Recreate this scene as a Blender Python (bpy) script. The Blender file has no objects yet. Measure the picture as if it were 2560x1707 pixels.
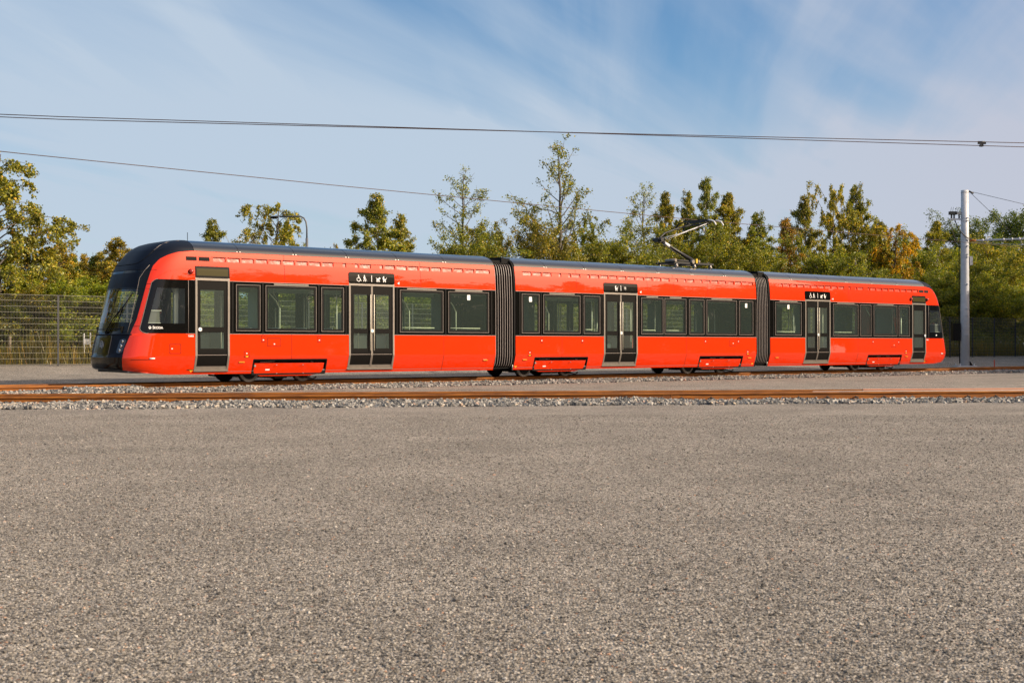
import bpy, bmesh, math, random
import numpy as np
from mathutils import Vector, Matrix

# ------------------------------------------------------------------ camera, sky, sun, exposure
from math import radians as R
SUN_AZ, SUN_EL = R(101), R(30)      # azimuth from +Y towards +X
SUN_STR, SKY_STR, VEIL_STR, EXPO, TINTK = 5.0, 0.105, 0.84, 0.27, 1.7
GLOW = 4.2
CL_R1, CL_S1, CL_O1 = 33, (0.9,6.0,1), (9.6,0.9,0)
CL_R2, CL_S2, CL_O2 = 6, (0.35,3.2,1), (0.3,4.2,0)
scene = bpy.context.scene
COL = scene.collection
R = math.radians
TH = R(39); CU, SU = math.cos(TH), math.sin(TH)          # direction of the tram track
cam_d = bpy.data.cameras.new('camera')
cam = bpy.data.objects.new('camera', cam_d); COL.objects.link(cam)
cam_d.sensor_width = 36.0
cam_d.lens = 36.0 * 3271 / 2560
cam.location = (0, 0, 1.19)
cam.rotation_euler = (R(90.2), 0, 0)
cam_d.clip_start = 0.1; cam_d.clip_end = 3000
cam_d.dof.use_dof = True; cam_d.dof.focus_distance = 40; cam_d.dof.aperture_fstop = 8.0
scene.camera = cam

world = bpy.data.worlds.new('World'); scene.world = world; world.use_nodes = True
nt = world.node_tree; nt.nodes.clear()
def N(tree, typ, **kw):
    n = tree.nodes.new(typ)
    for k, v in kw.items():
        if k.startswith('i_'):
            n.inputs[k[2:].replace('_', ' ')].default_value = v
        elif k.startswith('n_'):
            n.inputs[int(k[2:])].default_value = v
        else: setattr(n, k, v)
    return n
L = nt.links.new
sky = N(nt, 'ShaderNodeTexSky', sky_type='NISHITA', sun_disc=False, sun_elevation=SUN_EL, sun_rotation=SUN_AZ,
        altitude=100, air_density=1.0, dust_density=0.6, ozone_density=2.2)
tc = N(nt, 'ShaderNodeTexCoord')
sx = N(nt, 'ShaderNodeSeparateXYZ'); L(tc.outputs['Generated'], sx.inputs[0])
def M(tree, op, a, b=None, c=None, clamp=False):
    n = tree.nodes.new('ShaderNodeMath'); n.operation = op; n.use_clamp = clamp
    for i, v in enumerate((a, b, c)):
        if v is None: continue
        if isinstance(v, (int, float)): n.inputs[i].default_value = v
        else: tree.links.new(v, n.inputs[i])
    return n.outputs[0]
# cirrus sheet: project the view direction on a plane high above
dp = N(nt, 'ShaderNodeVectorMath', operation='DOT_PRODUCT'); L(tc.outputs['Generated'], dp.inputs[0])
dp.inputs[1].default_value = (math.sin(SUN_AZ)*math.cos(SUN_EL), math.cos(SUN_AZ)*math.cos(SUN_EL), math.sin(SUN_EL))
zc = M(nt, 'ADD', M(nt, 'MAXIMUM', sx.outputs[2], 0.0), 0.09)
px = M(nt, 'DIVIDE', sx.outputs[0], zc); py = M(nt, 'DIVIDE', sx.outputs[1], zc)
cp = N(nt, 'ShaderNodeCombineXYZ'); L(px, cp.inputs[0]); L(py, cp.inputs[1])
def cloud(rot, sc, nscale, detail, dist, lo, hi, off):
    mp = N(nt, 'ShaderNodeMapping', vector_type='TEXTURE'); mp.inputs['Rotation'].default_value = (0, 0, -rot); mp.inputs['Scale'].default_value = sc
    mp.inputs['Location'].default_value = off
    L(cp.outputs[0], mp.inputs[0])
    nz = N(nt, 'ShaderNodeTexNoise'); nz.inputs['Scale'].default_value = nscale; nz.inputs['Detail'].default_value = detail
    nz.inputs['Roughness'].default_value = 0.52; nz.inputs['Distortion'].default_value = dist
    L(mp.outputs[0], nz.inputs['Vector'])
    mr = N(nt, 'ShaderNodeMapRange', interpolation_type='SMOOTHSTEP'); mr.inputs['From Min'].default_value = lo; mr.inputs['From Max'].default_value = hi
    L(nz.outputs[0], mr.inputs[0]); return mr.outputs[0]
c1 = cloud(R(CL_R1), CL_S1, 1.0, 6, 0.5, 0.36, 0.68, CL_O1)
c2 = cloud(R(CL_R2), CL_S2, 1.0, 8, 0.6, 0.42, 0.72, CL_O2)
cm = M(nt, 'ADD', M(nt, 'MULTIPLY', c1, 0.75), M(nt, 'MULTIPLY', c2, 0.30), clamp=True)
# veil that thickens towards the horizon
hz = N(nt, 'ShaderNodeMapRange', interpolation_type='SMOOTHSTEP'); L(sx.outputs[2], hz.inputs[0])
hz.inputs['From Min'].default_value = 0.25; hz.inputs['From Max'].default_value = 0.0
hz.inputs['To Min'].default_value = 0.0; hz.inputs['To Max'].default_value = 0.85
# more veil to the right (towards the sun)
rt = N(nt, 'ShaderNodeMapRange', interpolation_type='SMOOTHSTEP'); L(sx.outputs[0], rt.inputs[0])
rt.inputs['From Min'].default_value = -0.1; rt.inputs['From Max'].default_value = 0.55
rt.inputs['To Min'].default_value = 0.0; rt.inputs['To Max'].default_value = 0.18
veil = M(nt, 'ADD', M(nt, 'MULTIPLY', cm, 1.0), M(nt, 'ADD', hz.outputs[0], rt.outputs[0]), clamp=True)
veil = M(nt, 'MINIMUM', M(nt, 'ADD', veil, M(nt, 'MULTIPLY', M(nt, 'POWER', M(nt, 'MAXIMUM', dp.outputs['Value'], 0.0), 4.0), 0.5)), 0.93)
vc = N(nt, 'ShaderNodeMixRGB'); vc.inputs[1].default_value = (0.52, 0.62, 0.74, 1); vc.inputs[2].default_value = (0.56, 0.55, 0.64, 1)
L(M(nt, 'MULTIPLY', rt.outputs[0], 5.0, clamp=True), vc.inputs[0])
bg1 = N(nt, 'ShaderNodeBackground'); bg1.inputs[1].default_value = SKY_STR
hs = N(nt, 'ShaderNodeHueSaturation'); hs.inputs['Saturation'].default_value = 1.32
L(sky.outputs[0], hs.inputs['Color']); L(hs.outputs[0], bg1.inputs[0])
bg2 = N(nt, 'ShaderNodeBackground')
# bright aureole of the thin cloud round the sun (behind the photographer's right shoulder)
glow = M(nt, 'POWER', M(nt, 'MAXIMUM', dp.outputs['Value'], 0.0), 9.0)
bg2.inputs[1].default_value = VEIL_STR
bg3 = N(nt, 'ShaderNodeBackground'); bg3.inputs[0].default_value = (1.0, 0.68, 0.38, 1); L(M(nt, 'MULTIPLY', glow, GLOW), bg3.inputs[1])
L(vc.outputs[0], bg2.inputs[0])
mxs = N(nt, 'ShaderNodeMixShader'); L(veil, mxs.inputs[0]); L(bg1.outputs[0], mxs.inputs[1]); L(bg2.outputs[0], mxs.inputs[2])
ads = N(nt, 'ShaderNodeAddShader'); L(mxs.outputs[0], ads.inputs[0]); L(bg3.outputs[0], ads.inputs[1])
wo = N(nt, 'ShaderNodeOutputWorld'); L(ads.outputs[0], wo.inputs[0])

sd = bpy.data.lights.new('sun', 'SUN'); sd.energy = SUN_STR; sd.angle = R(0.6); sd.color = (1.0, 0.86, 0.68)
sun = bpy.data.objects.new('sun', sd); COL.objects.link(sun)
sdir = Vector((math.sin(SUN_AZ)*math.cos(SUN_EL), math.cos(SUN_AZ)*math.cos(SUN_EL), math.sin(SUN_EL)))
sun.rotation_euler = sdir.to_track_quat('Z', 'Y').to_euler()
sun.location = (20, -20, 40)
scene.view_settings.view_transform = 'Standard'; scene.view_settings.look = 'None'
scene.view_settings.exposure = EXPO; scene.view_settings.gamma = 1.0
scene.cycles.max_bounces = 10; scene.cycles.transparent_max_bounces = 24
scene.cycles.caustics_reflective = False; scene.cycles.caustics_refractive = False

# ------------------------------------------------------------------ helpers
def tag(o, label=None, cat=None, group=None, kind=None):
    if label: o['label'] = label
    if cat: o['category'] = cat
    if group: o['group'] = group
    if kind: o['kind'] = kind
    return o
def empty(name, loc=(0,0,0), rz=0):
    o = bpy.data.objects.new(name, None); COL.objects.link(o); o.location = loc; o.rotation_euler = (0,0,rz)
    o.empty_display_size = 0.2
    return o
class MB:
    def __init__(s): s.v=[]; s.f=[]; s.m=[]; s.sm=[]
    def quad(s, pts, m=0, sm=False):
        b=len(s.v); s.v += [tuple(p) for p in pts]; s.f.append(tuple(range(b,b+len(pts)))); s.m.append(m); s.sm.append(sm)
    def box(s, x0,x1,y0,y1,z0,z1, m=0):
        b=len(s.v)
        s.v += [(x0,y0,z0),(x1,y0,z0),(x1,y1,z0),(x0,y1,z0),(x0,y0,z1),(x1,y0,z1),(x1,y1,z1),(x0,y1,z1)]
        for f in ((0,3,2,1),(4,5,6,7),(0,1,5,4),(1,2,6,5),(2,3,7,6),(3,0,4,7)):
            s.f.append(tuple(b+i for i in f)); s.m.append(m); s.sm.append(False)
    def prism(s, pts, axis, a, b_, m=0):
        # pts: 2-D outline (convex or not); extruded along axis 'x','y' or 'z' from a to b_
        n=len(pts); b=len(s.v)
        def mk(p,t):
            return {'x':(t,p[0],p[1]),'y':(p[0],t,p[1]),'z':(p[0],p[1],t)}[axis]
        s.v += [mk(p,a) for p in pts]+[mk(p,b_) for p in pts]
        s.f.append(tuple(b+i for i in range(n))); s.f.append(tuple(b+n+i for i in reversed(range(n))))
        s.m += [m,m]; s.sm += [False,False]
        for i in range(n):
            j=(i+1)%n
            s.f.append((b+i,b+n+i,b+n+j,b+j)); s.m.append(m); s.sm.append(False)
    def tube(s, pts, r, n=8, m=0, caps=True, sm=True):
        # pts: polyline, r: radius or list of radii
        P=[Vector(p) for p in pts]; k=len(P)
        rr = r if isinstance(r,(list,tuple)) else [r]*k
        b=len(s.v); prev=None
        for i,p in enumerate(P):
            d=(P[min(i+1,k-1)]-P[max(i-1,0)]).normalized()
            if prev is None:
                a=Vector((0,0,1)) if abs(d.z)<.9 else Vector((1,0,0))
                u=d.cross(a).normalized()
            else: u=(prev-d*prev.dot(d)).normalized()
            prev=u; w=d.cross(u)
            for j in range(n):
                t=2*math.pi*j/n
                s.v.append(tuple(p+(u*math.cos(t)+w*math.sin(t))*rr[i]))
        for i in range(k-1):
            for j in range(n):
                j2=(j+1)%n
                s.f.append((b+i*n+j,b+i*n+j2,b+(i+1)*n+j2,b+(i+1)*n+j)); s.m.append(m); s.sm.append(sm)
        if caps:
            s.f.append(tuple(b+j for j in reversed(range(n)))); s.m.append(m); s.sm.append(False)
            s.f.append(tuple(b+(k-1)*n+j for j in range(n))); s.m.append(m); s.sm.append(False)
    def disc(s, c, axis, r, t, n=20, m=0, sm=True):
        c=Vector(c); d={'x':Vector((t/2,0,0)),'y':Vector((0,t/2,0)),'z':Vector((0,0,t/2))}[axis]
        s.tube([c-d,c+d], r, n, m, True, sm)
    def ball(s, c, r, n=10, m=0, sc=(1,1,1)):
        b=len(s.v)
        for i in range(n+1):
            th=math.pi*i/n
            for j in range(n*2):
                ph=math.pi*j/n
                s.v.append((c[0]+sc[0]*r*math.sin(th)*math.cos(ph),c[1]+sc[1]*r*math.sin(th)*math.sin(ph),c[2]+sc[2]*r*math.cos(th)))
        w=n*2
        for i in range(n):
            for j in range(w):
                s.f.append((b+i*w+j,b+(i+1)*w+j,b+(i+1)*w+(j+1)%w,b+i*w+(j+1)%w)); s.m.append(m); s.sm.append(True)
    def build(s, name, mats, parent=None, loc=None):
        me=bpy.data.meshes.new(name); me.from_pydata(s.v,[],s.f)
        if not isinstance(mats,(list,tuple)): mats=[mats]
        for mm in mats: me.materials.append(mm)
        me.polygons.foreach_set('material_index', s.m); me.polygons.foreach_set('use_smooth', s.sm)
        me.validate(); me.update()
        o=bpy.data.objects.new(name, me); COL.objects.link(o)
        if parent: o.parent=parent
        if loc: o.location=loc
        return o
def np_mesh(name, V, F, mats, smooth=False, midx=None):
    V=np.asarray(V,dtype=np.float32); F=np.asarray(F,dtype=np.int32)
    me=bpy.data.meshes.new(name); k=F.shape[1]
    me.vertices.add(len(V)); me.vertices.foreach_set('co',V.ravel())
    me.loops.add(F.size); me.loops.foreach_set('vertex_index',F.ravel())
    me.polygons.add(len(F)); me.polygons.foreach_set('loop_start',np.arange(0,F.size,k,dtype=np.int32))
    for mm in (mats if isinstance(mats,(list,tuple)) else [mats]): me.materials.append(mm)
    if midx is not None: me.polygons.foreach_set('material_index',midx)
    me.polygons.foreach_set('use_smooth',np.full(len(F),smooth))
    me.update(calc_edges=True); me.validate()
    return me

# ------------------------------------------------------------------ materials
def mat(name, col, rough=0.5, metal=0.0, coat=0.0, spec=0.5, bump=None, var=None):
    m=bpy.data.materials.new(name); m.use_nodes=True; t=m.node_tree; p=t.nodes['Principled BSDF']
    p.inputs['Base Color'].default_value=(*col,1); p.inputs['Roughness'].default_value=rough; p.inputs['Metallic'].default_value=metal
    p.inputs['Coat Weight'].default_value=coat; p.inputs['Coat Roughness'].default_value=0.02; p.inputs['Specular IOR Level'].default_value=spec
    co=N(t,'ShaderNodeTexCoord')
    if var:   # (scale, amount, stretch) soft dirt / tone variation
        mp=N(t,'ShaderNodeMapping'); mp.inputs['Scale'].default_value=var[2] if len(var)>2 else (1,1,1); t.links.new(co.outputs['Object'],mp.inputs[0])
        nz=N(t,'ShaderNodeTexNoise'); nz.inputs['Scale'].default_value=var[0]; nz.inputs['Detail'].default_value=6; t.links.new(mp.outputs[0],nz.inputs['Vector'])
        mx=N(t,'ShaderNodeMixRGB'); mx.inputs[1].default_value=(*[c*(1-var[1]) for c in col],1); mx.inputs[2].default_value=(*[min(1,c*(1+var[1])) for c in col],1)
        t.links.new(nz.outputs[0],mx.inputs[0]); t.links.new(mx.outputs[0],p.inputs['Base Color'])
    if bump:
        nb=N(t,'ShaderNodeTexNoise'); nb.inputs['Scale'].default_value=bump[0]; nb.inputs['Detail'].default_value=3; t.links.new(co.outputs['Object'],nb.inputs['Vector'])
        bp=N(t,'ShaderNodeBump'); bp.inputs['Strength'].default_value=bump[1]; bp.inputs['Distance'].default_value=bump[2]
        t.links.new(nb.outputs[0],bp.inputs['Height']); t.links.new(bp.outputs[0],p.inputs['Normal'])
        if coat: t.links.new(bp.outputs[0],p.inputs['Coat Normal'])
    return m
M_RED = mat('red_paint',(0.68,0.029,0.0),0.45,coat=1.0,spec=0.05,bump=(0.9,0.2,0.010),var=(0.6,0.04))
M_RED.node_tree.nodes['Principled BSDF'].inputs['Coat IOR'].default_value = 1.6
M_REDV = mat('red_louvre',(0.62,0.035,0.006),0.35,coat=0.6,bump=(7,0.6,0.02))
M_BLK = mat('black_gloss',(0.004,0.004,0.004),0.12,coat=0.1,spec=0.3)
M_NAVY = mat('dark_nose_paint',(0.006,0.009,0.018),0.5,coat=0.05,spec=0.10,bump=(1.2,0.1,0.01))
M_ROOF = mat('roof_grey_paint',(0.009,0.012,0.020),0.22,coat=0.8,var=(1.5,0.15))
M_SATIN = mat('black_satin',(0.006,0.0055,0.005),0.35,spec=0.18)
M_RUB = mat('rubber',(0.006,0.006,0.006),0.7,spec=0.15)
M_ALU = mat('brushed_aluminium',(0.25,0.22,0.19),0.4,metal=0.4,var=(9,0.2))
M_GLINE = mat('grey_trim',(0.24,0.20,0.175),0.5)
M_BEL = mat('bellows_fabric_edge',(0.17,0.145,0.135),0.55,metal=0.1)
M_DARK = mat('dark_underframe',(0.018,0.017,0.016),0.7,var=(4,0.4),bump=(30,0.3,0.01))
M_STEEL = mat('worn_steel',(0.30,0.28,0.26),0.4,metal=0.8,var=(6,0.3))
M_CABINT = mat('cab_interior_grey',(0.10,0.11,0.10),0.5)
M_INT = mat('interior_light_grey',(0.42,0.46,0.44),0.5)
M_FLOOR = mat('interior_floor',(0.10,0.10,0.10),0.7)
M_CEIL = mat('interior_ceiling',(0.5,0.52,0.5),0.6)
M_SEAT = mat('seat_dark',(0.05,0.075,0.075),0.7)
M_SEATL = mat('seat_shell_light',(0.45,0.47,0.45),0.4)
M_SEATR = mat('seat_red',(0.35,0.03,0.02),0.7)
M_POLE = mat('grab_pole_cream',(0.75,0.70,0.55),0.35)
M_WHITE = mat('white_paint',(0.80,0.79,0.77),0.4)
M_AMBER = mat('amber_lens',(0.85,0.30,0.02),0.2,coat=0.5)
M_YEL = mat('yellow_sticker',(0.80,0.50,0.03),0.4)
M_LAMP = mat('camera_dome_red',(0.35,0.02,0.015),0.15,coat=1)
M_LENS = mat('headlamp_lens',(0.025,0.035,0.055),0.15,coat=0.4)
M_CHROME = mat('reflector',(0.7,0.7,0.72),0.12,metal=1)
M_SCREEN = mat('led_panel_off',(0.045,0.036,0.008),0.35,spec=0.2)
M_BLUE = mat('blue_sticker',(0.25,0.45,0.65),0.4)
M_RUST = None
def glass(name, tint, veil=0.05, veilcol=(0.5,0.6,0.55), ior=1.5):
    m=bpy.data.materials.new(name); m.use_nodes=True; t=m.node_tree; t.nodes.clear()
    o=N(t,'ShaderNodeOutputMaterial'); tr=N(t,'ShaderNodeBsdfTransparent'); tr.inputs[0].default_value=(*tint,1)
    gl=N(t,'ShaderNodeBsdfGlossy'); gl.inputs['Roughness'].default_value=0.01; gl.inputs['Color'].default_value=(1,1,1,1)
    df=N(t,'ShaderNodeBsdfDiffuse'); df.inputs[0].default_value=(*veilcol,1)  # pale veil: reflected sky haze put in as diffuse colour
    m1=N(t,'ShaderNodeMixShader'); m1.inputs[0].default_value=veil
    t.links.new(tr.outputs[0],m1.inputs[1]); t.links.new(df.outputs[0],m1.inputs[2])
    # fresnel on the outward side whichever way the pane is wound
    lw=N(t,'ShaderNodeLayerWeight'); lw.inputs['Blend'].default_value=0.5
    f=M(t,'ADD',M(t,'MULTIPLY',M(t,'POWER',lw.outputs['Facing'],4.0),0.85),0.05,clamp=True)
    m2=N(t,'ShaderNodeMixShader'); t.links.new(f,m2.inputs[0]); t.links.new(m1.outputs[0],m2.inputs[1]); t.links.new(gl.outputs[0],m2.inputs[2])
    t.links.new(m2.outputs[0],o.inputs[0]); return m
M_GLASS = glass('window_glass',(0.74,0.86,0.79),0.05,(0.42,0.58,0.52))
M_DGLASS = glass('door_glass',(0.80,0.88,0.82),0.09,(0.45,0.56,0.50))
M_WS = glass('windscreen_glass',(0.80,0.84,0.78),0.03,(0.4,0.5,0.6))
def galv(name,col):
    m=mat(name,col,0.55,metal=0.15,var=(5,0.18),bump=(60,0.15,0.003)); return m
M_GALV = galv('galvanised_steel',(0.52,0.52,0.54))
M_GWIRE = galv('fence_wire_metal',(0.25,0.245,0.21)); M_GTHIN = mat('thin_wire_metal',(0.10,0.10,0.09),0.6)
M_POST = mat('fence_post_anthracite',(0.035,0.037,0.042),0.5)
M_CONC = mat('concrete',(0.46,0.44,0.41),0.9,var=(8,0.2),bump=(40,0.5,0.01))
M_WIRE = mat('contact_wire_copper',(0.07,0.04,0.03),0.5,metal=0.5)
M_CABLE = mat('black_cable',(0.01,0.01,0.012),0.5)
M_WOOD = mat('bark',(0.10,0.085,0.07),0.9,var=(4,0.4))
M_BIRCH = mat('birch_bark',(0.34,0.31,0.27),0.85,var=(6,0.6,(1,1,0.25)))
M_STAKE = mat('weathered_wood',(0.35,0.28,0.2),0.9,var=(8,0.3))
def rust():
    m=bpy.data.materials.new('rusty_rail'); m.use_nodes=True; t=m.node_tree; p=t.nodes['Principled BSDF']
    co=N(t,'ShaderNodeTexCoord'); mp=N(t,'ShaderNodeMapping'); mp.inputs['Scale'].default_value=(0.6,8,6); t.links.new(co.outputs['Object'],mp.inputs[0])
    nz=N(t,'ShaderNodeTexNoise'); nz.inputs['Scale'].default_value=3; nz.inputs['Detail'].default_value=8; nz.inputs['Roughness'].default_value=.65; t.links.new(mp.outputs[0],nz.inputs['Vector'])
    cr=N(t,'ShaderNodeValToRGB'); t.links.new(nz.outputs[0],cr.inputs[0])
    e=cr.color_ramp.elements; e[0].position=.28; e[0].color=(0.08,0.022,0.003,1); e[1].position=.72; e[1].color=(0.44,0.145,0.009,1)
    t.links.new(cr.outputs[0],p.inputs['Base Color']); p.inputs['Roughness'].default_value=.75
    nb=N(t,'ShaderNodeTexNoise'); nb.inputs['Scale'].default_value=90; t.links.new(co.outputs['Object'],nb.inputs['Vector'])
    bp=N(t,'ShaderNodeBump'); bp.inputs['Strength'].default_value=.4; bp.inputs['Distance'].default_value=.002; t.links.new(nb.outputs[0],bp.inputs['Height']); t.links.new(bp.outputs[0],p.inputs['Normal'])
    return m
M_RUST = rust()
M_RAILTOP = mat('rail_running_surface',(0.16,0.07,0.03),0.5,metal=0.3,var=(3,0.3,(0.5,5,1)))
M_PRIMER = mat('salmon_primer',(0.42,0.18,0.10),0.6,var=(3,0.25))
def leafmat():
    m=bpy.data.materials.new('leaves'); m.use_nodes=True; t=m.node_tree; t.nodes.clear()
    g=N(t,'ShaderNodeNewGeometry'); oi=N(t,'ShaderNodeObjectInfo')
    cr=N(t,'ShaderNodeValToRGB'); t.links.new(g.outputs['Random Per Island'],cr.inputs[0])
    e=cr.color_ramp.elements; e[0].position=0; e[0].color=(0.040,0.052,0.010,1); e[1].position=1; e[1].color=(0.42,0.24,0.03,1)
    for pos,c in ((.35,(0.105,0.118,0.016,1)),(.7,(0.18,0.178,0.020,1)),(.95,(0.27,0.22,0.025,1))):
        x=cr.color_ramp.elements.new(pos); x.color=c
    co=N(t,'ShaderNodeTexCoord'); nz=N(t,'ShaderNodeTexNoise'); nz.inputs['Scale'].default_value=0.9; nz.inputs['Detail'].default_value=3
    t.links.new(co.outputs['Object'],nz.inputs['Vector'])
    cl=N(t,'ShaderNodeMapRange'); cl.inputs['From Min'].default_value=.35; cl.inputs['From Max'].default_value=.65; cl.inputs['To Min'].default_value=.72; cl.inputs['To Max'].default_value=1.3
    t.links.new(nz.outputs[0],cl.inputs[0])
    mu=N(t,'ShaderNodeMixRGB',blend_type='MULTIPLY'); mu.inputs[0].default_value=1; t.links.new(cr.outputs[0],mu.inputs[1]); t.links.new(oi.outputs['Color'],mu.inputs[2])
    mv=N(t,'ShaderNodeMixRGB',blend_type='MULTIPLY'); mv.inputs[0].default_value=1; t.links.new(mu.outputs[0],mv.inputs[1]); t.links.new(cl.outputs[0],mv.inputs[2])
    df=N(t,'ShaderNodeBsdfDiffuse'); tl=N(t,'ShaderNodeBsdfTranslucent'); t.links.new(mv.outputs[0],df.inputs[0])
    g2=N(t,'ShaderNodeMixRGB',blend_type='MULTIPLY'); g2.inputs[0].default_value=1; g2.inputs[2].default_value=(1.15,1.2,.5,1); t.links.new(mv.outputs[0],g2.inputs[1]); t.links.new(g2.outputs[0],tl.inputs[0])
    gl=N(t,'ShaderNodeBsdfGlossy'); gl.inputs['Roughness'].default_value=.45; gl.inputs[0].default_value=(.8,.8,.7,1)
    a=N(t,'ShaderNodeMixShader'); a.inputs[0].default_value=.38; t.links.new(df.outputs[0],a.inputs[1]); t.links.new(tl.outputs[0],a.inputs[2])
    b=N(t,'ShaderNodeMixShader'); b.inputs[0].default_value=.045; t.links.new(a.outputs[0],b.inputs[1]); t.links.new(gl.outputs[0],b.inputs[2])
    o=N(t,'ShaderNodeOutputMaterial'); t.links.new(b.outputs[0],o.inputs[0]); return m
M_LEAF = leafmat()
def stonemat():
    m=bpy.data.materials.new('crushed_stone'); m.use_nodes=True; t=m.node_tree; p=t.nodes['Principled BSDF']
    g=N(t,'ShaderNodeNewGeometry'); cr=N(t,'ShaderNodeValToRGB'); t.links.new(g.outputs['Random Per Island'],cr.inputs[0])
    e=cr.color_ramp.elements; e[0].position=0; e[0].color=(0.05,0.05,0.055,1); e[1].position=1; e[1].color=(0.42,0.27,0.20,1)
    for pos,c in ((.25,(0.11,0.107,0.10,1)),(.6,(0.21,0.20,0.185,1)),(.92,(0.38,0.355,0.32,1)),(.97,(0.48,0.39,0.29,1))):
        x=cr.color_ramp.elements.new(pos); x.color=c
    co=N(t,'ShaderNodeTexCoord'); nz=N(t,'ShaderNodeTexNoise'); nz.inputs['Scale'].default_value=50; nz.inputs['Detail'].default_value=4; t.links.new(co.outputs['Object'],nz.inputs['Vector'])
    mr=N(t,'ShaderNodeMapRange'); mr.inputs['To Min'].default_value=.7; mr.inputs['To Max'].default_value=1.3; t.links.new(nz.outputs[0],mr.inputs[0])
    mu=N(t,'ShaderNodeMixRGB',blend_type='MULTIPLY'); mu.inputs[0].default_value=1; t.links.new(cr.outputs[0],mu.inputs[1]); t.links.new(mr.outputs[0],mu.inputs[2])
    t.links.new(mu.outputs[0],p.inputs['Base Color']); p.inputs['Roughness'].default_value=.85
    return m
M_STONE = stonemat()
M_GRIT = stonemat(); M_GRIT.name='fine_grit'
for n_ in M_GRIT.node_tree.nodes:
    if n_.type=='VALTORGB':
        for e_,c_ in zip(n_.color_ramp.elements,((.045,.041,.036),(.12,.108,.092),(.22,.198,.168),(.36,.33,.285),(.50,.46,.41),(.42,.24,.15))): e_.color=(*c_,1)
def groundmat():
    m=bpy.data.materials.new('compacted_grit'); m.use_nodes=True; t=m.node_tree; p=t.nodes['Principled BSDF']; lk=t.links.new
    co=N(t,'ShaderNodeTexCoord')
    v1=N(t,'ShaderNodeTexVoronoi'); v1.inputs['Scale'].default_value=80; v1.inputs['Randomness'].default_value=1; lk(co.outputs['Object'],v1.inputs['Vector'])
    v2=N(t,'ShaderNodeTexVoronoi'); v2.inputs['Scale'].default_value=170; lk(co.outputs['Object'],v2.inputs['Vector'])
    sp=N(t,'ShaderNodeSeparateColor'); lk(v1.outputs['Color'],sp.inputs[0]); sp2=N(t,'ShaderNodeSeparateColor'); lk(v2.outputs['Color'],sp2.inputs[0])
    cr=N(t,'ShaderNodeValToRGB'); e=cr.color_ramp.elements
    e[0].position=0; e[0].color=(0.014,0.013,0.012,1); e[1].position=1; e[1].color=(0.84,0.79,0.71,1)
    for pos,c in ((.26,(0.085,0.076,0.065,1)),(.5,(0.25,0.222,0.189,1)),(.78,(0.42,0.375,0.322,1)),(.93,(0.58,0.53,0.465,1))):
        x=e.new(pos); x.color=c
    mixv=M(t,'ADD',M(t,'MULTIPLY',sp.outputs[0],.62),M(t,'MULTIPLY',sp2.outputs[1],.38))
    lk(mixv,cr.inputs[0])
    # a few rusty and pale grains
    tin=N(t,'ShaderNodeMixRGB'); tin.inputs[2].default_value=(0.36,0.18,0.10,1); lk(M(t,'GREATER_THAN',sp.outputs[2],.995),tin.inputs[0]); lk(cr.outputs[0],tin.inputs[1])
    # patches of finer / darker surface, dark pock marks
    nz=N(t,'ShaderNodeTexNoise'); nz.inputs['Scale'].default_value=.55; nz.inputs['Detail'].default_value=7; nz.inputs['Roughness'].default_value=.62; lk(co.outputs['Object'],nz.inputs['Vector'])
    mr=N(t,'ShaderNodeMapRange'); mr.inputs['From Min'].default_value=.3; mr.inputs['From Max'].default_value=.7; mr.inputs['To Min'].default_value=.76; mr.inputs['To Max'].default_value=1.2; lk(nz.outputs[0],mr.inputs[0])
    n3=N(t,'ShaderNodeTexNoise'); n3.inputs['Scale'].default_value=14; n3.inputs['Detail'].default_value=4; lk(co.outputs['Object'],n3.inputs['Vector'])
    m3=N(t,'ShaderNodeMapRange'); m3.inputs['From Min'].default_value=.27; m3.inputs['From Max'].default_value=.45; m3.inputs['To Min'].default_value=.38; m3.inputs['To Max'].default_value=1.0; lk(n3.outputs[0],m3.inputs[0])
    mu=N(t,'ShaderNodeMixRGB',blend_type='MULTIPLY'); mu.inputs[0].default_value=1; lk(tin.outputs[0],mu.inputs[1]); lk(M(t,'MULTIPLY',mr.outputs[0],m3.outputs[0]),mu.inputs[2])
    # grooves between grains
    gr=N(t,'ShaderNodeMapRange'); gr.inputs['From Min'].default_value=.25; gr.inputs['From Max'].default_value=.75; gr.inputs['To Min'].default_value=1.0; gr.inputs['To Max'].default_value=.0; lk(v1.outputs['Distance'],gr.inputs[0])
    lk(mu.outputs[0],p.inputs['Base Color']); p.inputs['Roughness'].default_value=.92; p.inputs['Specular IOR Level'].default_value=.25
    bp=N(t,'ShaderNodeBump'); bp.inputs['Strength'].default_value=1; bp.inputs['Distance'].default_value=.007
    h=M(t,'ADD',gr.outputs[0],M(t,'MULTIPLY',n3.outputs[0],2.2)); lk(h,bp.inputs['Height']); lk(bp.outputs[0],p.inputs['Normal'])
    return m
M_GROUND = groundmat()
M_SOIL = mat('grass_soil',(0.075,0.06,0.025),0.95,var=(2,0.4))
# ------------------------------------------------------------------ ground
def gz(p): return 0.0 if p < 36 else min(0.052*(p-36), 1.3)
def up(s, p, z=None):            # along-track distance, distance across -> world
    return (s*CU - p*SU, s*SU + p*CU, gz(p) if z is None else z)
def gband(name, mat_, ps, s0, s1, dz=0.0, ns=1):
    mb=MB(); base=[]
    for p in ps: base.append([up(s0+(s1-s0)*i/ns, p, gz(p)+dz) for i in range(ns+1)])
    for a,b in zip(base[:-1],base[1:]):
        for i in range(ns): mb.quad((a[i],a[i+1],b[i+1],b[i]),0)
    return tag(mb.build(name,mat_),kind='structure')
gband('ground', M_GROUND, [-400,36,61,600], -600, 600)
gband('grass_verge', M_SOIL, [46.1,61,300], -300, 500, 0.004)

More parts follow.
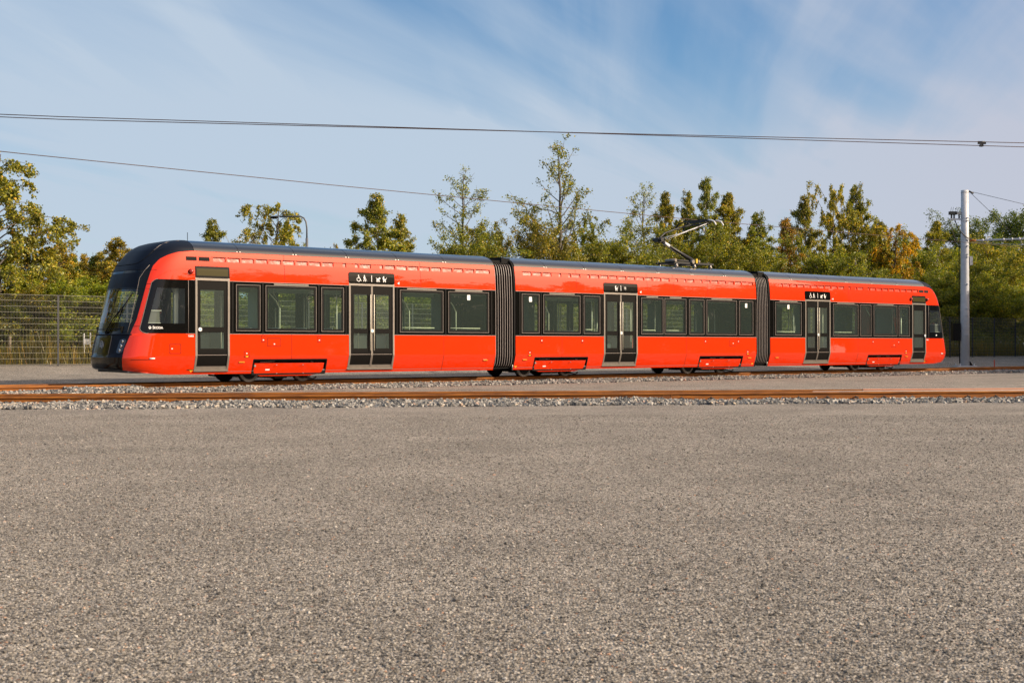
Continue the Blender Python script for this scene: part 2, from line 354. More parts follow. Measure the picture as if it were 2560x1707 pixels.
# ------------------------------------------------------------------ tracks
def rail_profile():  # (across, height) of a vignole rail, near half is symmetric
    return [(-.062,-.157),(.062,-.157),(.062,-.146),(.034,-.140),(.034,-.070),(.004,-.068),(.004,-.043),(.036,-.040),(.036,-.008),(.030,0),(-.030,0),(-.036,-.008),(-.036,-.040),(-.004,-.043),(-.004,-.068),(-.034,-.070),(-.034,-.140),(-.062,-.146)]
def make_rail(par, x0, x1, yc, mats=(None,)):
    mb=MB(); pr=rail_profile(); mb.prism([(yc+a,z) for a,z in pr],'x',x0,x1,0)
    mb.box(x0,x1,yc-.0295,yc+.0295,0.0,0.0012,1)
    return mb.build('rail',[M_RUST,M_RAILTOP],par)
def track(name, org, rz, x0, x1, label, s_sp):
    t=empty(name, org, rz); tag(t,label,'rail track')
    make_rail(t,x0,x1,-.7175); make_rail(t,x0,x1,.7175)
    base=None
    n=int((x1-x0)/s_sp)
    for i in range(n):
        x=x0+.3+i*s_sp
        if base is None:
            mb=MB(); mb.prism([(-1.22,-.25),(1.22,-.25),(1.22,-.175),(1.17,-.159),(-1.17,-.159),(-1.22,-.175)],'x',-.12,.12); sl=mb.build('sleeper',M_CONC,t)
            cls=[]
            for yy in (-.7175,.7175):
                cl=MB()
                for sg in (-1,1):
                    cl.box(-.07,.07,yy+sg*.125-.045,yy+sg*.125+.045,-.158,-.138,1)
                    cl.tube([(-.05,yy+sg*.075,-.135),(-.05,yy+sg*.15,-.12),(0.0,yy+sg*.16,-.105),(.05,yy+sg*.15,-.12),(.05,yy+sg*.075,-.135)],.011,6,0)
                    cl.tube([(0,yy+sg*.13,-.14),(0,yy+sg*.13,-.085)],.014,6,0)
                cls.append(cl.build('rail_clip',[M_DARK,M_RUST],sl))
            base=(sl,cls)
            sl.location.x=x
        elif n<=100:
            sl=base[0].copy(); COL.objects.link(sl); sl.parent=t; sl.location.x=x
            for q in base[1]:
                cb=q.copy(); COL.objects.link(cb); cb.parent=sl
    return t
# tram track (rail top at z = .20)
PC=33.43   # distance of the track centre line from the camera, measured across the track
so=-9.314*CU+35.53*SU
tt=track('tram_track', up(so,PC,.20), TH, -14, 60, 'rusty tram track carrying the red tram', .75)
FA=R(8.97)
fo=(-10.06-.7175*math.sin(FA), 25.7+.7175*math.cos(FA), .20)
ft=track('tram_track', fo, FA, -6, 26, 'nearest rusty track crossing the whole picture in front of the tram', .65)
# switch parts on the near track, right end: check rail with worn primer and machined blade
mb=MB(); pr=[(-.03,-.13),(.03,-.13),(.03,-.015),(.02,.004),(-.02,.004),(-.03,-.015)]
mb.prism([(.7175-.12+a,z+.010) for a,z in pr],'x',18.5,26,0); mb.build('check_rail',M_PRIMER,ft)
mb=MB(); mb.prism([(-.7175+.085+a,z+.006) for a,z in pr],'x',16.8,26,0); mb.build('switch_blade',M_STEEL,ft)
mb=MB()
for xj in (13.6,3.2): mb.box(xj-.18,xj+.18,-.7175-.03,-.7175-.012,-.115,-.055,0); mb.box(xj-.004,xj+.004,-.7175-.038,-.7175+.038,-.1,.0015,0)
mb.build('joint_plate',M_RUST,ft)

# ------------------------------------------------------------------ ballast: loose crushed stones
rng=np.random.default_rng(7)
def stones(name,label,org,rz,areas,parent=None):
    cube=np.array([(x,y,z) for x in (-1,1) for y in (-1,1) for z in (-1,1)],dtype=float)
    tri=np.array([(0,1,3),(0,3,2),(4,6,7),(4,7,5),(0,4,5),(0,5,1),(2,3,7),(2,7,6),(0,2,6),(0,6,4),(1,5,7),(1,7,3)])
    VS=[];FS=[];nb=0
    for (x0,x1,y0,y1,z0,z1,dens,size) in areas:
        n=int((x1-x0)*abs(y1-y0)*dens)
        x=rng.uniform(x0,x1,n); t=rng.random(n); y=y0+(y1-y0)*t; 
        y=y+np.where(t>.93,rng.normal(0,.12,n),0)+.10*np.sin(x*1.7)*t+.06*np.sin(x*5.1+1)*t
        z=z0+(z1-z0)*t+rng.uniform(-.02,.022,n)+.012*np.sin(x*2.3+y*3)
        sz=size*rng.uniform(.5,1.25,n)
        P=cube[None]*rng.uniform(.45,1.15,(n,8,3))*rng.uniform(.6,1.1,(n,1,3))
        # random rotation
        q=rng.normal(size=(n,4)); q/=np.linalg.norm(q,axis=1)[:,None]; w,a,b,c=q.T
        Rm=np.stack([1-2*(b*b+c*c),2*(a*b-c*w),2*(a*c+b*w),2*(a*b+c*w),1-2*(a*a+c*c),2*(b*c-a*w),2*(a*c-b*w),2*(b*c+a*w),1-2*(a*a+b*b)],1).reshape(n,3,3)
        P=np.einsum('nij,nkj->nki',Rm,P)*sz[:,None,None]
        P+=np.stack([x,y,z],1)[:,None,:]
        VS.append(P.reshape(-1,3)); FS.append((np.arange(n)[:,None,None]*8+tri[None]).reshape(-1,3)+nb); nb+=n*8
    me=np_mesh(name,np.concatenate(VS),np.concatenate(FS),M_STONE)
    o=bpy.data.objects.new(name,me); COL.objects.link(o); o.location=org; o.rotation_euler=(0,0,rz)
    return tag(o,label,'ballast',kind='stuff')
# local z: 0 = rail top; ground at -.20
stones('ballast','grey crushed stone bed along the nearest rails',(*fo[:2],.2),FA,
  [(-5,13.4,-.80,-1.95,-.145,-.205,1350,.040),(13.4,24,-.80,-1.27,-.205,-.20,1200,.034),(13.4,24,-1.22,-1.95,-.170,-.205,1350,.040),(-5,24,-.62,.62,-.17,-.17,260,.032),(-5,24,.8,1.9,-.17,-.2,300,.032)])
stones('ballast','pale crushed stone bed along the track under the tram',up(so,PC,.20),TH,
  [(-13,58,-.79,-2.05,-.145,-.20,700,.038),(-13,58,-.62,.62,-.165,-.165,180,.036),(-13,58,.8,2.0,-.165,-.19,200,.036),
   (-3.2,-1.2,-.80,-1.5,-.07,-.15,700,.036)])
# coarse grit lying loose on the yard in front of the camera (real stones, so the low sun gives each its shadow)
def grit(n):
    D=3.6+19*rng.random(n)**1.7; X=rng.uniform(-.43,.43,n)*D
    z=rng.uniform(-.001,.004,n); sz=.0052*rng.lognormal(0,.35,n)*(1+.02*D)
    oc=np.array([(1,0,0),(-1,0,0),(0,1,0),(0,-1,0),(0,0,1),(0,0,-1)],dtype=float)
    tr=np.array([(0,2,4),(2,1,4),(1,3,4),(3,0,4),(2,0,5),(1,2,5),(3,1,5),(0,3,5)])
    P=oc[None]*rng.uniform(.55,1.15,(n,6,1))+rng.normal(0,.12,(n,6,3)); q=rng.normal(size=(n,4)); q/=np.linalg.norm(q,axis=1)[:,None]; w,a,b,c=q.T
    Rm=np.stack([1-2*(b*b+c*c),2*(a*b-c*w),2*(a*c+b*w),2*(a*b+c*w),1-2*(a*a+c*c),2*(b*c-a*w),2*(a*c-b*w),2*(b*c+a*w),1-2*(a*a+b*b)],1).reshape(n,3,3)
    P=np.einsum('nij,nkj->nki',Rm,P); P[:,:,2]*=.65; P=P*sz[:,None,None]+np.stack([X,D,z],1)[:,None,:]
    me=np_mesh('grit',P.reshape(-1,3),(np.arange(n)[:,None,None]*6+tr[None]).reshape(-1,3),M_GRIT)
    o=bpy.data.objects.new('grit',me); COL.objects.link(o); return tag(o,'loose fine grit scattered over the grey yard in the foreground','grit',kind='stuff')
grit(190000)
# ------------------------------------------------------------------ the tram (local x along the track, y across, z above rail top)
TRAM = empty('articulated_tram', up(so,PC,.20), TH)
tag(TRAM,'long red three section tram with dark roof, black window band and raised pantograph','tram')
PROF=[(.24,.150),(.33,.118),(.50,.062),(.70,.005),(.73,0),(1.315,.006),(2.0,.004),(2.73,.009),(2.85,.014),(3.0,.023),(3.12,.033),(3.24,.047),(3.36,.066),(3.44,.082),(3.51,.100),(3.56,.122),(3.62,.165),(3.68,.24),(3.74,.36),(3.79,.50),(3.825,.70),(3.845,.95),(3.855,1.325)]
PZ=[p[0] for p in PROF]; PW=[p[1] for p in PROF]
def wz(z): return float(np.interp(z,PZ,PW))
def zsub(z0,z1,step=.3):
    zs=[z0]+[z for z in PZ if z0+1e-4<z<z1-1e-4]+[z1]; out=[]
    for a,b in zip(zs[:-1],zs[1:]):
        k=max(1,int((b-a)/step+.5)); out+= [a+(b-a)*i/k for i in range(k)]
    return out+[z1]
def skin(mb,side,sb,z0,z1,off=0,m=0,holes=(),sm=True,mfun=None,smax=2.5):
    sb=list(sb); sb=sorted(set([round(x,4) for x in sb]+[round(x,4) for h in holes for x in h[:2] if sb[0]<x<sb[-1]]))
    s2=[]
    for a,b in zip(sb[:-1],sb[1:]):
        k=max(1,int((b-a)/smax)); s2+=[a+(b-a)*i/k for i in range(k)]
    sb=s2+[sb[-1]]
    zb=sorted(set([round(z,4) for z in zsub(z0,z1)]+[round(z,4) for h in holes for z in h[2:4] if z0<z<z1]))
    idx={}
    def vid(i,j):
        if (i,j) not in idx:
            idx[i,j]=len(mb.v); mb.v.append((sb[i],side*(1.325-wz(zb[j])+off),zb[j]))
        return idx[i,j]
    for i in range(len(sb)-1):
        sc=(sb[i]+sb[i+1])/2
        for j in range(len(zb)-1):
            zc=(zb[j]+zb[j+1])/2
            if any(h[0]<sc<h[1] and h[2]<zc<h[3] for h in holes): continue
            f=(vid(i,j),vid(i+1,j),vid(i+1,j+1),vid(i,j+1))
            mb.f.append(f if side<0 else tuple(reversed(f))); mb.m.append(mfun(sc,zc) if mfun else m); mb.sm.append(sm)
def slab(mb,side,s0,s1,z0,z1,off=.003,th=.006,m=0,r=0):
    # a thin plate that follows the side profile, optional rounded corners (r)
    zs=zsub(z0,z1,.12)
    if r>0: zs=sorted(set(zs+[z0+r*k for k in (.15,.4,.7,1)]+[z1-r*k for k in (.15,.4,.7,1)]))
    rows=[]
    for z in zs:
        ins=0
        if r>0:
            d=min(z-z0,z1-z)
            if d<r: ins=r-math.sqrt(max(0,r*r-(r-d)**2))
        rows.append((z,s0+ins,s1-ins))
    b=len(mb.v)
    for z,a,c in rows:
        yo=side*(1.325-wz(z)+off+th); yi=side*(1.325-wz(z)+off)
        mb.v+=[(a,yo,z),(c,yo,z),(c,yi,z),(a,yi,z)]
    def F(*f):
        mb.f.append(f if side<0 else tuple(reversed(f))); mb.m.append(m); mb.sm.append(False)
    for i in range(len(rows)-1):
        a=b+4*i; c=a+4
        F(a,a+1,c+1,c); F(a+1,a+2,c+2,c+1); F(a+2,a+3,c+3,c+2); F(a+3,a,c,c+3)
    e=b+4*(len(rows)-1); F(b+3,b+2,b+1,b); F(e,e+1,e+2,e+3)
def frame(mb,side,s0,s1,z0,z1,wd,off,th,m=0):
    slab(mb,side,s0,s1,z0,z0+wd,off,th,m); slab(mb,side,s0,s1,z1-wd,z1,off,th,m)
    slab(mb,side,s0,s0+wd,z0+wd,z1-wd,off,th,m); slab(mb,side,s1-wd,s1,z0+wd,z1-wd,off,th,m)
def pane(mb,side,s0,s1,z0,z1,off,m=0):
    zs=zsub(z0,z1,.8); b=len(mb.v)
    for z in zs: y=side*(1.325-wz(z)+off); mb.v+=[(s0,y,z),(s1,y,z)]
    for i in range(len(zs)-1):
        f=(b+2*i,b+2*i+1,b+2*i+3,b+2*i+2); mb.f.append(f if side<0 else tuple(reversed(f))); mb.m.append(m); mb.sm.append(True)

LD=33.62
class PoleSet:
    def tube(s,pts,r,n):
        mb=MB(); mb.tube(pts,r,n); mb.build('grab_pole',[M_POLE],TRAM)
doors=[(.12,1.12,1),(4.86,6.43,2),(14.84,16.42,2),(25.44,27.0,2),(32.50,33.50,1)]
cars=[(.12,10.22),(11.03,22.58),(23.38,33.50)]
wins=[[(1.31,2.03),(2.20,3.79),(3.96,4.69),(6.63,8.20),(8.40,9.95)],
      [(11.29,12.01),(12.19,13.78),(13.94,14.67),(16.60,17.66),(17.74,18.82),(18.99,19.75),(19.88,21.49),(21.64,22.40)],
      [(23.67,25.22),(27.18,28.79),(28.93,29.66),(29.83,31.43),(31.56,32.31)]]
mull=[[1.20,2.11,3.87,4.77,6.52,8.29,10.06],[11.20,12.09,13.86,14.75,16.50,17.70,18.91,19.81,21.56,22.50],[23.55,25.33,27.09,28.86,29.74,31.49,32.40]]
cuts=[(1.84,4.15),(11.84,14.14),(19.55,21.86),(29.48,31.80)]
vents=[(.60,10.03),(11.31,22.44),(23.74,33.0)]
vopen=[(-.12,.18),(.24,.55),(33.07,33.38),(33.44,33.74)]
seam_up=[.62,2.79,5.62,7.38,13.63,16.9,18.2,19.94,25.9,28.2,30.4]
seam_lo=[3.0,8.22,12.98,18.83,28.78]
ZB0,ZB1=1.315,2.73
for ci,(c0,c1) in enumerate(cars):
    body=MB(); inner=MB(); roof=MB()
    for side in (-1,1):
        dh=[(d[0],d[1],.33,2.80) for d in doors if c0-.01<=d[0]<=c1]
        sh=[(d[0]-.0,d[1]+.0,2.79,3.11) for d in doors if c0-.01<=d[0]<=c1]
        ch=[(a,b,.2,.62) for a,b in cuts if c0<a<c1]
        skin(body,side,[c0,c1],.24,.73,holes=dh+ch)
        skin(body,side,[c0,c1],.73,ZB0,holes=dh)
        v0,v1=vents[ci]
        skin(body,side,[c0,c1],ZB1,3.51,holes=[(a,b,ZB1-.1,3.10) for a,b,_ in doors if c0-.01<=a<=c1]+[(v0,v1,3.24,3.355)])
        # louvre strip: recessed back, ribs standing in it, lips
        skin(body,side,[v0,v1],3.24,3.355,off=-.028,m=1)
        x=v0+.0; k=0
        while x<v1-.3:
            plain = (k*7+ci*3)%13 in (5,6,11)
            w_=.30 if plain else .055
            slab(body,side,x,x+w_,3.24,3.355,-.027,.026,0); x+=.42; k+=1
        slab(body,side,v0,v1,3.352,3.362,-.03,.034,2); slab(body,side,v0,v1,3.236,3.243,-.03,.031,0)
        for q in seam_up:
            if c0<q<c1 and not any(d[0]<q<d[1] for d in doors): slab(body,side,q-.005,q+.005,ZB1+.01,3.235,.0005,.0012,2); slab(body,side,q-.005,q+.005,3.365,3.50,.0005,.0012,2)
        for q in seam_lo:
            if c0<q<c1: slab(body,side,q-.005,q+.005,.25 if not any(a<q<b for a,b in cuts) else .63,ZB0-.01,.0005,.0012,2)
        slab(body,side,c0,c1,3.500,3.512,.0,.004,0)
        # inside lining, seen through the windows
        wh=[(w[0],w[1],1.42,2.62) for w in wins[ci]]
        skin(inner,side,[c0,c1],.34,ZB0,off=-.07,holes=dh+[(a,b,.2,.68) for a,b in cuts if c0<a<c1],sm=False)
        skin(inner,side,[c0,c1],ZB1,3.0,off=-.07,holes=dh,sm=False)
        # black band around the windows, one piece between each pair of doors
        wb=[(w[0]+.012,w[1]-.012,1.412,2.638) for w in wins[ci]]
        dl=sorted([(d[0],d[1]) for d in doors if c0-.01<=d[0]<=c1]); a=c0
        for d0,d1 in dl+[(c1,c1)]:
            if d0-a>.05:
                band=MB()
                for o_ in (-.008,-.055): skin(band,side,[a,d0],ZB0,ZB1,off=o_,holes=[w for w in wb if a<w[0]<d0],sm=False)
                for q in mull[ci]:
                    if a<q<d0: slab(band,side,q-.028,q+.028,ZB0+.004,ZB1-.004,-.007,.012,1)
                slab(band,side,a,d0,ZB0-.006,ZB0+.008,-.004,.009,2); slab(band,side,a,d0,ZB1-.008,ZB1+.006,-.004,.009,2)
                band.build('window_band',[M_BLK,M_SATIN,M_GLINE],TRAM)
            a=d1
        # roof cove
        r0,r1=(c0,c1-.0)
        rb=[c0 if ci==0 else c0+.0, c1]
        skin(roof,side,rb,3.512,3.855,off=.012)
        q=c0+1.3
        while q<c1-.4:
            for zz0,zz1 in ((3.515,3.62),(3.62,3.74),(3.74,3.84)): slab(roof,side,q-.006,q+.006,zz0,zz1,.0125,.002,1)
            slab(roof,side,q-.06,q-.03,3.525,3.545,.013,.006,2); slab(roof,side,q+.03,q+.06,3.525,3.545,.013,.006,2)
            q+=1.72
        # front edge of roof turned down
        for q in (c0,c1):
            if (ci,q)!=(0,c0) and (ci,q)!=(2,c1):
                slab(roof,side,q-.012,q,3.512,3.8,.0,.013,1) if q==c1 else slab(roof,side,q,q+.012,3.512,3.8,.0,.013,1)
    # closed ends next to the bellows
    ends=[c for c,fl in ((c0,ci!=0),(c1,ci!=2)) if fl]
    for q in ends:
        zs=zsub(.24,3.84,.4)
        dq=.02 if q==c0 else -.02
        for a,b in zip(zs[:-1],zs[1:]):
            ya,yb=1.325-wz(a)-.004,1.325-wz(b)-.004
            if .4<(a+b)/2<2.3:
                for sg in (-1,1): inner.quad([(q+dq,sg*.75,a),(q+dq,sg*ya,a),(q+dq,sg*yb,b),(q+dq,sg*.75,b)],1)
            else: inner.quad([(q+dq,-ya,a),(q+dq,ya,a),(q+dq,yb,b),(q+dq,-yb,b)],1)
    inner.box(c0+.03,c1-.03,-1.2,1.2,.30,.345,2)      # floor
    inner.box(c0+.03,c1-.03,-1.22,1.22,2.66,2.70,3)   # ceiling
    for sg in (-1,1): inner.box(c0+.2,c1-.2,sg*1.1-.06,sg*1.1+.06,2.56,2.659,3)
    tag(body.build('body_shell',[M_RED,M_REDV,M_RUB],TRAM),label=('red shell of the front car','red shell of the middle car','red shell of the rear car')[ci])
    roof.build('roof_cover',[M_ROOF,M_RUB,M_STEEL],TRAM)
    inner.build('interior_lining',[M_INT,M_SATIN,M_FLOOR,M_CEIL],TRAM)
    # windows
    for k,(a,b) in enumerate(wins[ci]):
        for side in (-1,1):
            mb=MB(); frame(mb,side,a+.012,b-.012,1.412,2.638,.060,-.012,.012,0)
            w_=mb.build('window',[M_RUB],TRAM)
            # rounded inner corners
            f2=MB(); frame(f2,side,a-.002,b+.002,1.398,2.652,.010,-.006,.008,0); f2.build('frame',[M_GLINE],w_)
            pb=MB(); pane(pb,side,a+.05,b-.05,1.45,2.60,-.010); pb.build('pane',M_GLASS,w_)
            if side<0 and (ci,k) in ((0,4),(1,0),(1,7),(2,0)):
                st=MB(); slab(st,side,(a+b)/2-.06,(a+b)/2+.06,2.40,2.56,-.009,.002,0,.02); st.build('window_sticker',[M_WHITE],w_)
            if b-a>1.0:
                vb=MB(); slab(vb,side,a+.25,b-.25,2.668,2.705,-.006,.010,0); vb.build('trim_strip',[M_ALU],w_)
    # furniture
    poles=PoleSet()
    rs=random.Random(ci+5)
    x=c0+1.4
    while x<c1-.8:
        if not any(d[0]-.5<x<d[1]+.35 for d in doors):
            for sg in (-1,1):
                mI=rs.choice([0,0,0,1,2]) if ci else rs.choice([0,0,1])
                yc=sg*.78
                seats=MB(); seats.box(x-.22,x+.22,yc-.42,yc+.42,.74,.84,mI)
                seats.prism([(x+.20,.80),(x+.27,.80),(x+.34,1.42),(x+.30,1.50),(x+.26,1.42)],'y',yc-.40,yc+.40,mI)
                seats.box(x-.1,x+.1,yc-.25,yc+.25,.345,.74,0)
                seats.build('seat',[M_SEAT,M_SEATL,M_SEATR],TRAM)
        x+=.86
    for d in doors:
        if not (c0-.01<=d[0]<=c1): continue
        for sx_ in (d[0]-.12 if d[0]-.12>c0 else d[1]+.1,d[1]+.12 if d[1]+.12<c1 else d[0]-.1):
            if c0<sx_<c1:
                for sg in (-.85,.85): poles.tube([(sx_,sg,.345),(sx_,sg,2.66)],.019,8)
        poles.tube([((d[0]+d[1])/2,0,.345),((d[0]+d[1])/2,0,2.66)],.019,8)
        poles.tube([((d[0]+d[1])/2-.3,-.35,.345),((d[0]+d[1])/2-.22,-.35,1.5),((d[0]+d[1])/2-.2,-.35,1.9)],.016,8)
    for a,b in wins[ci]:
        mid=(a+b)/2
        if b-a>1.3:
            poles.tube([(mid+.02,-.62,.9),(mid+.02,-.62,2.05),(mid-.10,-.62,2.26),(mid-.34,-.62,2.5),(mid-.36,-.62,2.66)],.019,8)
            poles.tube([(mid+.42,.35,.9),(mid+.42,.35,2.1)],.016,8); poles.tube([(mid+.7,.62,.9),(mid+.7,.62,2.3),(mid+.5,.62,2.5),(mid+.48,.62,2.66)],.019,8)
        elif b-a>.9: poles.tube([(mid-.2,-.5,.345),(mid-.2,-.5,2.66)],.017,8)
        else: poles.tube([(mid-.05,.2,.9),(mid-.05,.2,2.4)],.017,8)
    for (a,b) in [w for w in wins[ci] if w in ((6.63,8.20),(8.40,9.95),(16.60,17.66),(17.74,18.82),(23.67,25.22),(27.18,28.79),(13.94,14.67))]:
        poles.tube([(a+.08,-1.16,1.535),(b-.22,-1.16,1.535)],.014,8)
    # partitions / equipment columns inside
    eq=MB()
    for (x0,x1,y0,y1,m_) in ([(.16,.20,-1.1,1.1,1),(2.95,3.3,.6,1.15,0),(5.95,6.0,.5,1.2,1),(7.9,8.15,.7,1.2,2),(9.55,9.9,.65,1.2,2)] if ci==0 else
                          [(11.3,11.75,.5,1.2,2),(13.25,13.5,.7,1.2,2),(16.75,17.1,.7,1.2,2),(19.4,19.6,.6,1.2,2),(21.9,22.2,.6,1.2,2)] if ci==1 else
                          [(24.3,24.5,.5,1.2,3),(27.9,28.2,.6,1.2,2),(29.1,29.5,.6,1.2,2),(30.6,31.0,.6,1.2,2),(33.40,33.44,-1.1,1.1,1),(32.0,32.3,.6,1.2,3)]):
        if m_==1: 
            if x0<1 or x0>33: 
                eq.box(x0,x1,-1.1,-.42,.35,2.65,1); eq.box(x0,x1,.35,1.1,.35,2.65,1); eq.box(x0,x1,-.42,.35,.35,1.5,1)
            else: eq.box(x0,x1,y0,y1,.35,2.0,0)
        else: eq.box(x0,x1,y0,y1,.35,2.65,{0:0,2:2,3:3}[m_])
    eq.build('equipment_cabinets',[M_INT,M_CABINT,M_SEAT,M_SEATR],TRAM)

# doors
def picto(mb,side,kind,s,z,h,off):
    def P(pts): # filled polygon in sign space
        yo=side*(1.325-wz(z+h/2)+off)
        q=[]
        for a,b in pts:
            zz=z+b*h; q.append((s+a*h,side*(1.325-wz(zz)+off),zz))
        mb.quad(q if side<0 else q[::-1],0)
    def circ(cx,cz,r,n=14): P([(cx+r*math.cos(2*math.pi*i/n),cz+r*math.sin(2*math.pi*i/n)) for i in range(n)])
    def line(p,w):
        for (a,b),(c,d) in zip(p[:-1],p[1:]):
            l=math.hypot(c-a,d-b) or 1; nx,nz=-(d-b)/l*w/2,(c-a)/l*w/2
            P([(a+nx,b+nz),(a-nx,b-nz),(c-nx,d-nz),(c+nx,d+nz)])
    if kind=='bar': P([(-.05,0),(.05,0),(.05,1),(-.05,1)])
    if kind=='wheelchair':
        circ(0,.92,.10); line([(0,.82),(.03,.48),(.24,.48),(.40,.10),(.5,.16)],.10)
        line([(-.1,.6)]+[(-.02+.30*math.cos(t),.30+.30*math.sin(t)) for t in [math.pi*(.6+.13*i) for i in range(11)]],.08); line([(.03,.66),(.2,.66)],.07)
    if kind=='walker':
        circ(.0,.91,.10); P([(-.1,.78),(.1,.78),(.12,.42),(-.12,.42)]); line([(-.05,.45),(-.17,.0)],.11); line([(.05,.45),(.18,.0)],.11); line([(.08,.72),(.2,.5),(.42,.08)],.05); line([(-.1,.74),(-.18,.5)],.07)
    if kind=='dog':
        P([(-.28,.55),(.12,.55),(.10,.30),(-.24,.33)]); circ(.26,.58,.15); P([(.26,.66),(.50,.56),(.28,.46)]); line([(-.24,.4),(-.30,0)],.08); line([(-.14,.36),(-.12,0)],.08); line([(.06,.42),(.0,0)],.08); line([(.1,.5),(.26,0)],.09); line([(-.28,.54),(-.38,.66)],.06)
    if kind=='pram':
        P([(-.30,.50),(.36,.50),(.24,.22),(-.18,.22)]); P([(-.30,.55),(-.02,.55),(-.0,.95),(-.18,.88),(-.28,.7)]); line([(.33,.5),(.48,.72)],.06); circ(-.12,.08,.09); circ(.2,.08,.09)
    if kind=='arrow': P([(0,.45),(.8,0),(.75,.95)])
    if kind=='sun':
        circ(0,.5,.12)
        for i in range(8):
            t=i*math.pi/4; line([(.2*math.cos(t),.5+.2*math.sin(t)),(.34*math.cos(t),.5+.34*math.sin(t))],.05)
for di,(a,b,n) in enumerate(doors):
    for side in (-1,1):
        mb=MB(); frame(mb,side,a+.004,b-.004,.335,2.785,.055,-.03,.036,0)
        slab(mb,side,a+.004,b-.004,.305,.335,-.01,.045,0); slab(mb,side,a+.06,b-.06,.39,.45,-.03,.020,0)
        slab(mb,side,a-.016,a+.006,.30,2.79,-.02,.018,1); slab(mb,side,b-.006,b+.016,.30,2.79,-.02,.018,1)
        slab(mb,side,a,b,2.74,2.80,-.02,.018,2)
        d=mb.build('door',[M_ALU,M_RUB,M_STEEL],TRAM)
        leaves=[(a+.062,b-.062)] if n==1 else [(a+.062,(a+b)/2-.034),((a+b)/2+.034,b-.062)]
        for li,(l0,l1) in enumerate(leaves):
            ll=l1-l0; g=.085 if n==1 else .10
            gl=[(l0+g,l1-g,1.48,2.50),(l0+g,l1-g,.91,1.37)]
            lb=MB(); skin(lb,side,[l0,l1],.45,2.725,off=-.022,holes=gl,sm=True); skin(lb,side,[l0,l1],.45,2.725,off=-.045,holes=gl,sm=True)
            slab(lb,side,l0,l1,.745,.757,-.021,.004,1)
            for (q0,q1,q2,q3) in gl: frame(lb,side,q0-.004,q1+.004,q2-.004,q3+.004,.016,-.05,.032,0)
            lb.build('door_leaf',[M_BLK if False else M_SATIN,M_GLINE],d)
            pb=MB()
            for (q0,q1,q2,q3) in gl: pane(pb,side,q0,q1,q2,q3,-.028)
            pb.build('door_pane',M_DGLASS,d)
        if n==2:
            cb=MB(); m_=(a+b)/2
            slab(cb,side,m_-.030,m_-.004,.40,2.72,-.028,.026,0); slab(cb,side,m_+.004,m_+.030,.40,2.72,-.028,.026,0)
            cb.build('closing_edge',[M_ALU],d)
            for sg in (-1,1):
                hb=MB(); y=side*(1.325+.02)
                hb.tube([(m_+sg*.060,y,.86),(m_+sg*.060,y,2.48)],.013,8); hb.build('door_handle',[M_POLE],d)
        if di!=4: bx_=(a+.13) if n==1 else ((a+b)/2)
        else: bx_=b-.10
        bb=MB(); bb.disc((bx_,side*1.335,1.43),'y',.052,.025,20,0); bb.disc((bx_,side*1.3485,1.43),'y',.028,.004,16,1); bb.build('door_button',[M_WHITE,M_BLUE],d)
        if n==1:
            sb=MB(); slab(sb,side,a+.01,b-.01,2.80,3.105,.002,.010,0,.05); q=sb.build('destination_display',[M_SATIN],TRAM)
            s2=MB(); slab(s2,side,a+.04,b-.055,2.855,3.045,.0125,.002,0); s2.build('screen',[M_SCREEN],q)
        else:
            sb=MB(); slab(sb,side,a-.005,b+.005,2.795,3.115,.002,.010,0,.06); q=sb.build('door_sign',[M_BLK],TRAM)
            pg=MB(); order=['wheelchair','walker','bar','dog','pram'] if di!=2 else ['pram','bar','sun']
            if di!=2: xs=[a+.33,a+.53,(a+b)/2-.01,a+1.00,a+1.21]
            else: xs=[(a+b)/2-.22,(a+b)/2,(a+b)/2+.2]
            for kd,xx in zip(order,xs): picto(pg,side,kd,xx,2.855,.185,.0128)
            pg.build('pictograms',[M_WHITE if di!=2 else M_WHITE],q)
            cm_=MB(); cm_.prism([(b+.09,2.83),(b+.16,2.80),(b+.165,2.88)],'y',side*1.30,side*1.335,0); cm_.build('door_camera',[M_WHITE],TRAM)

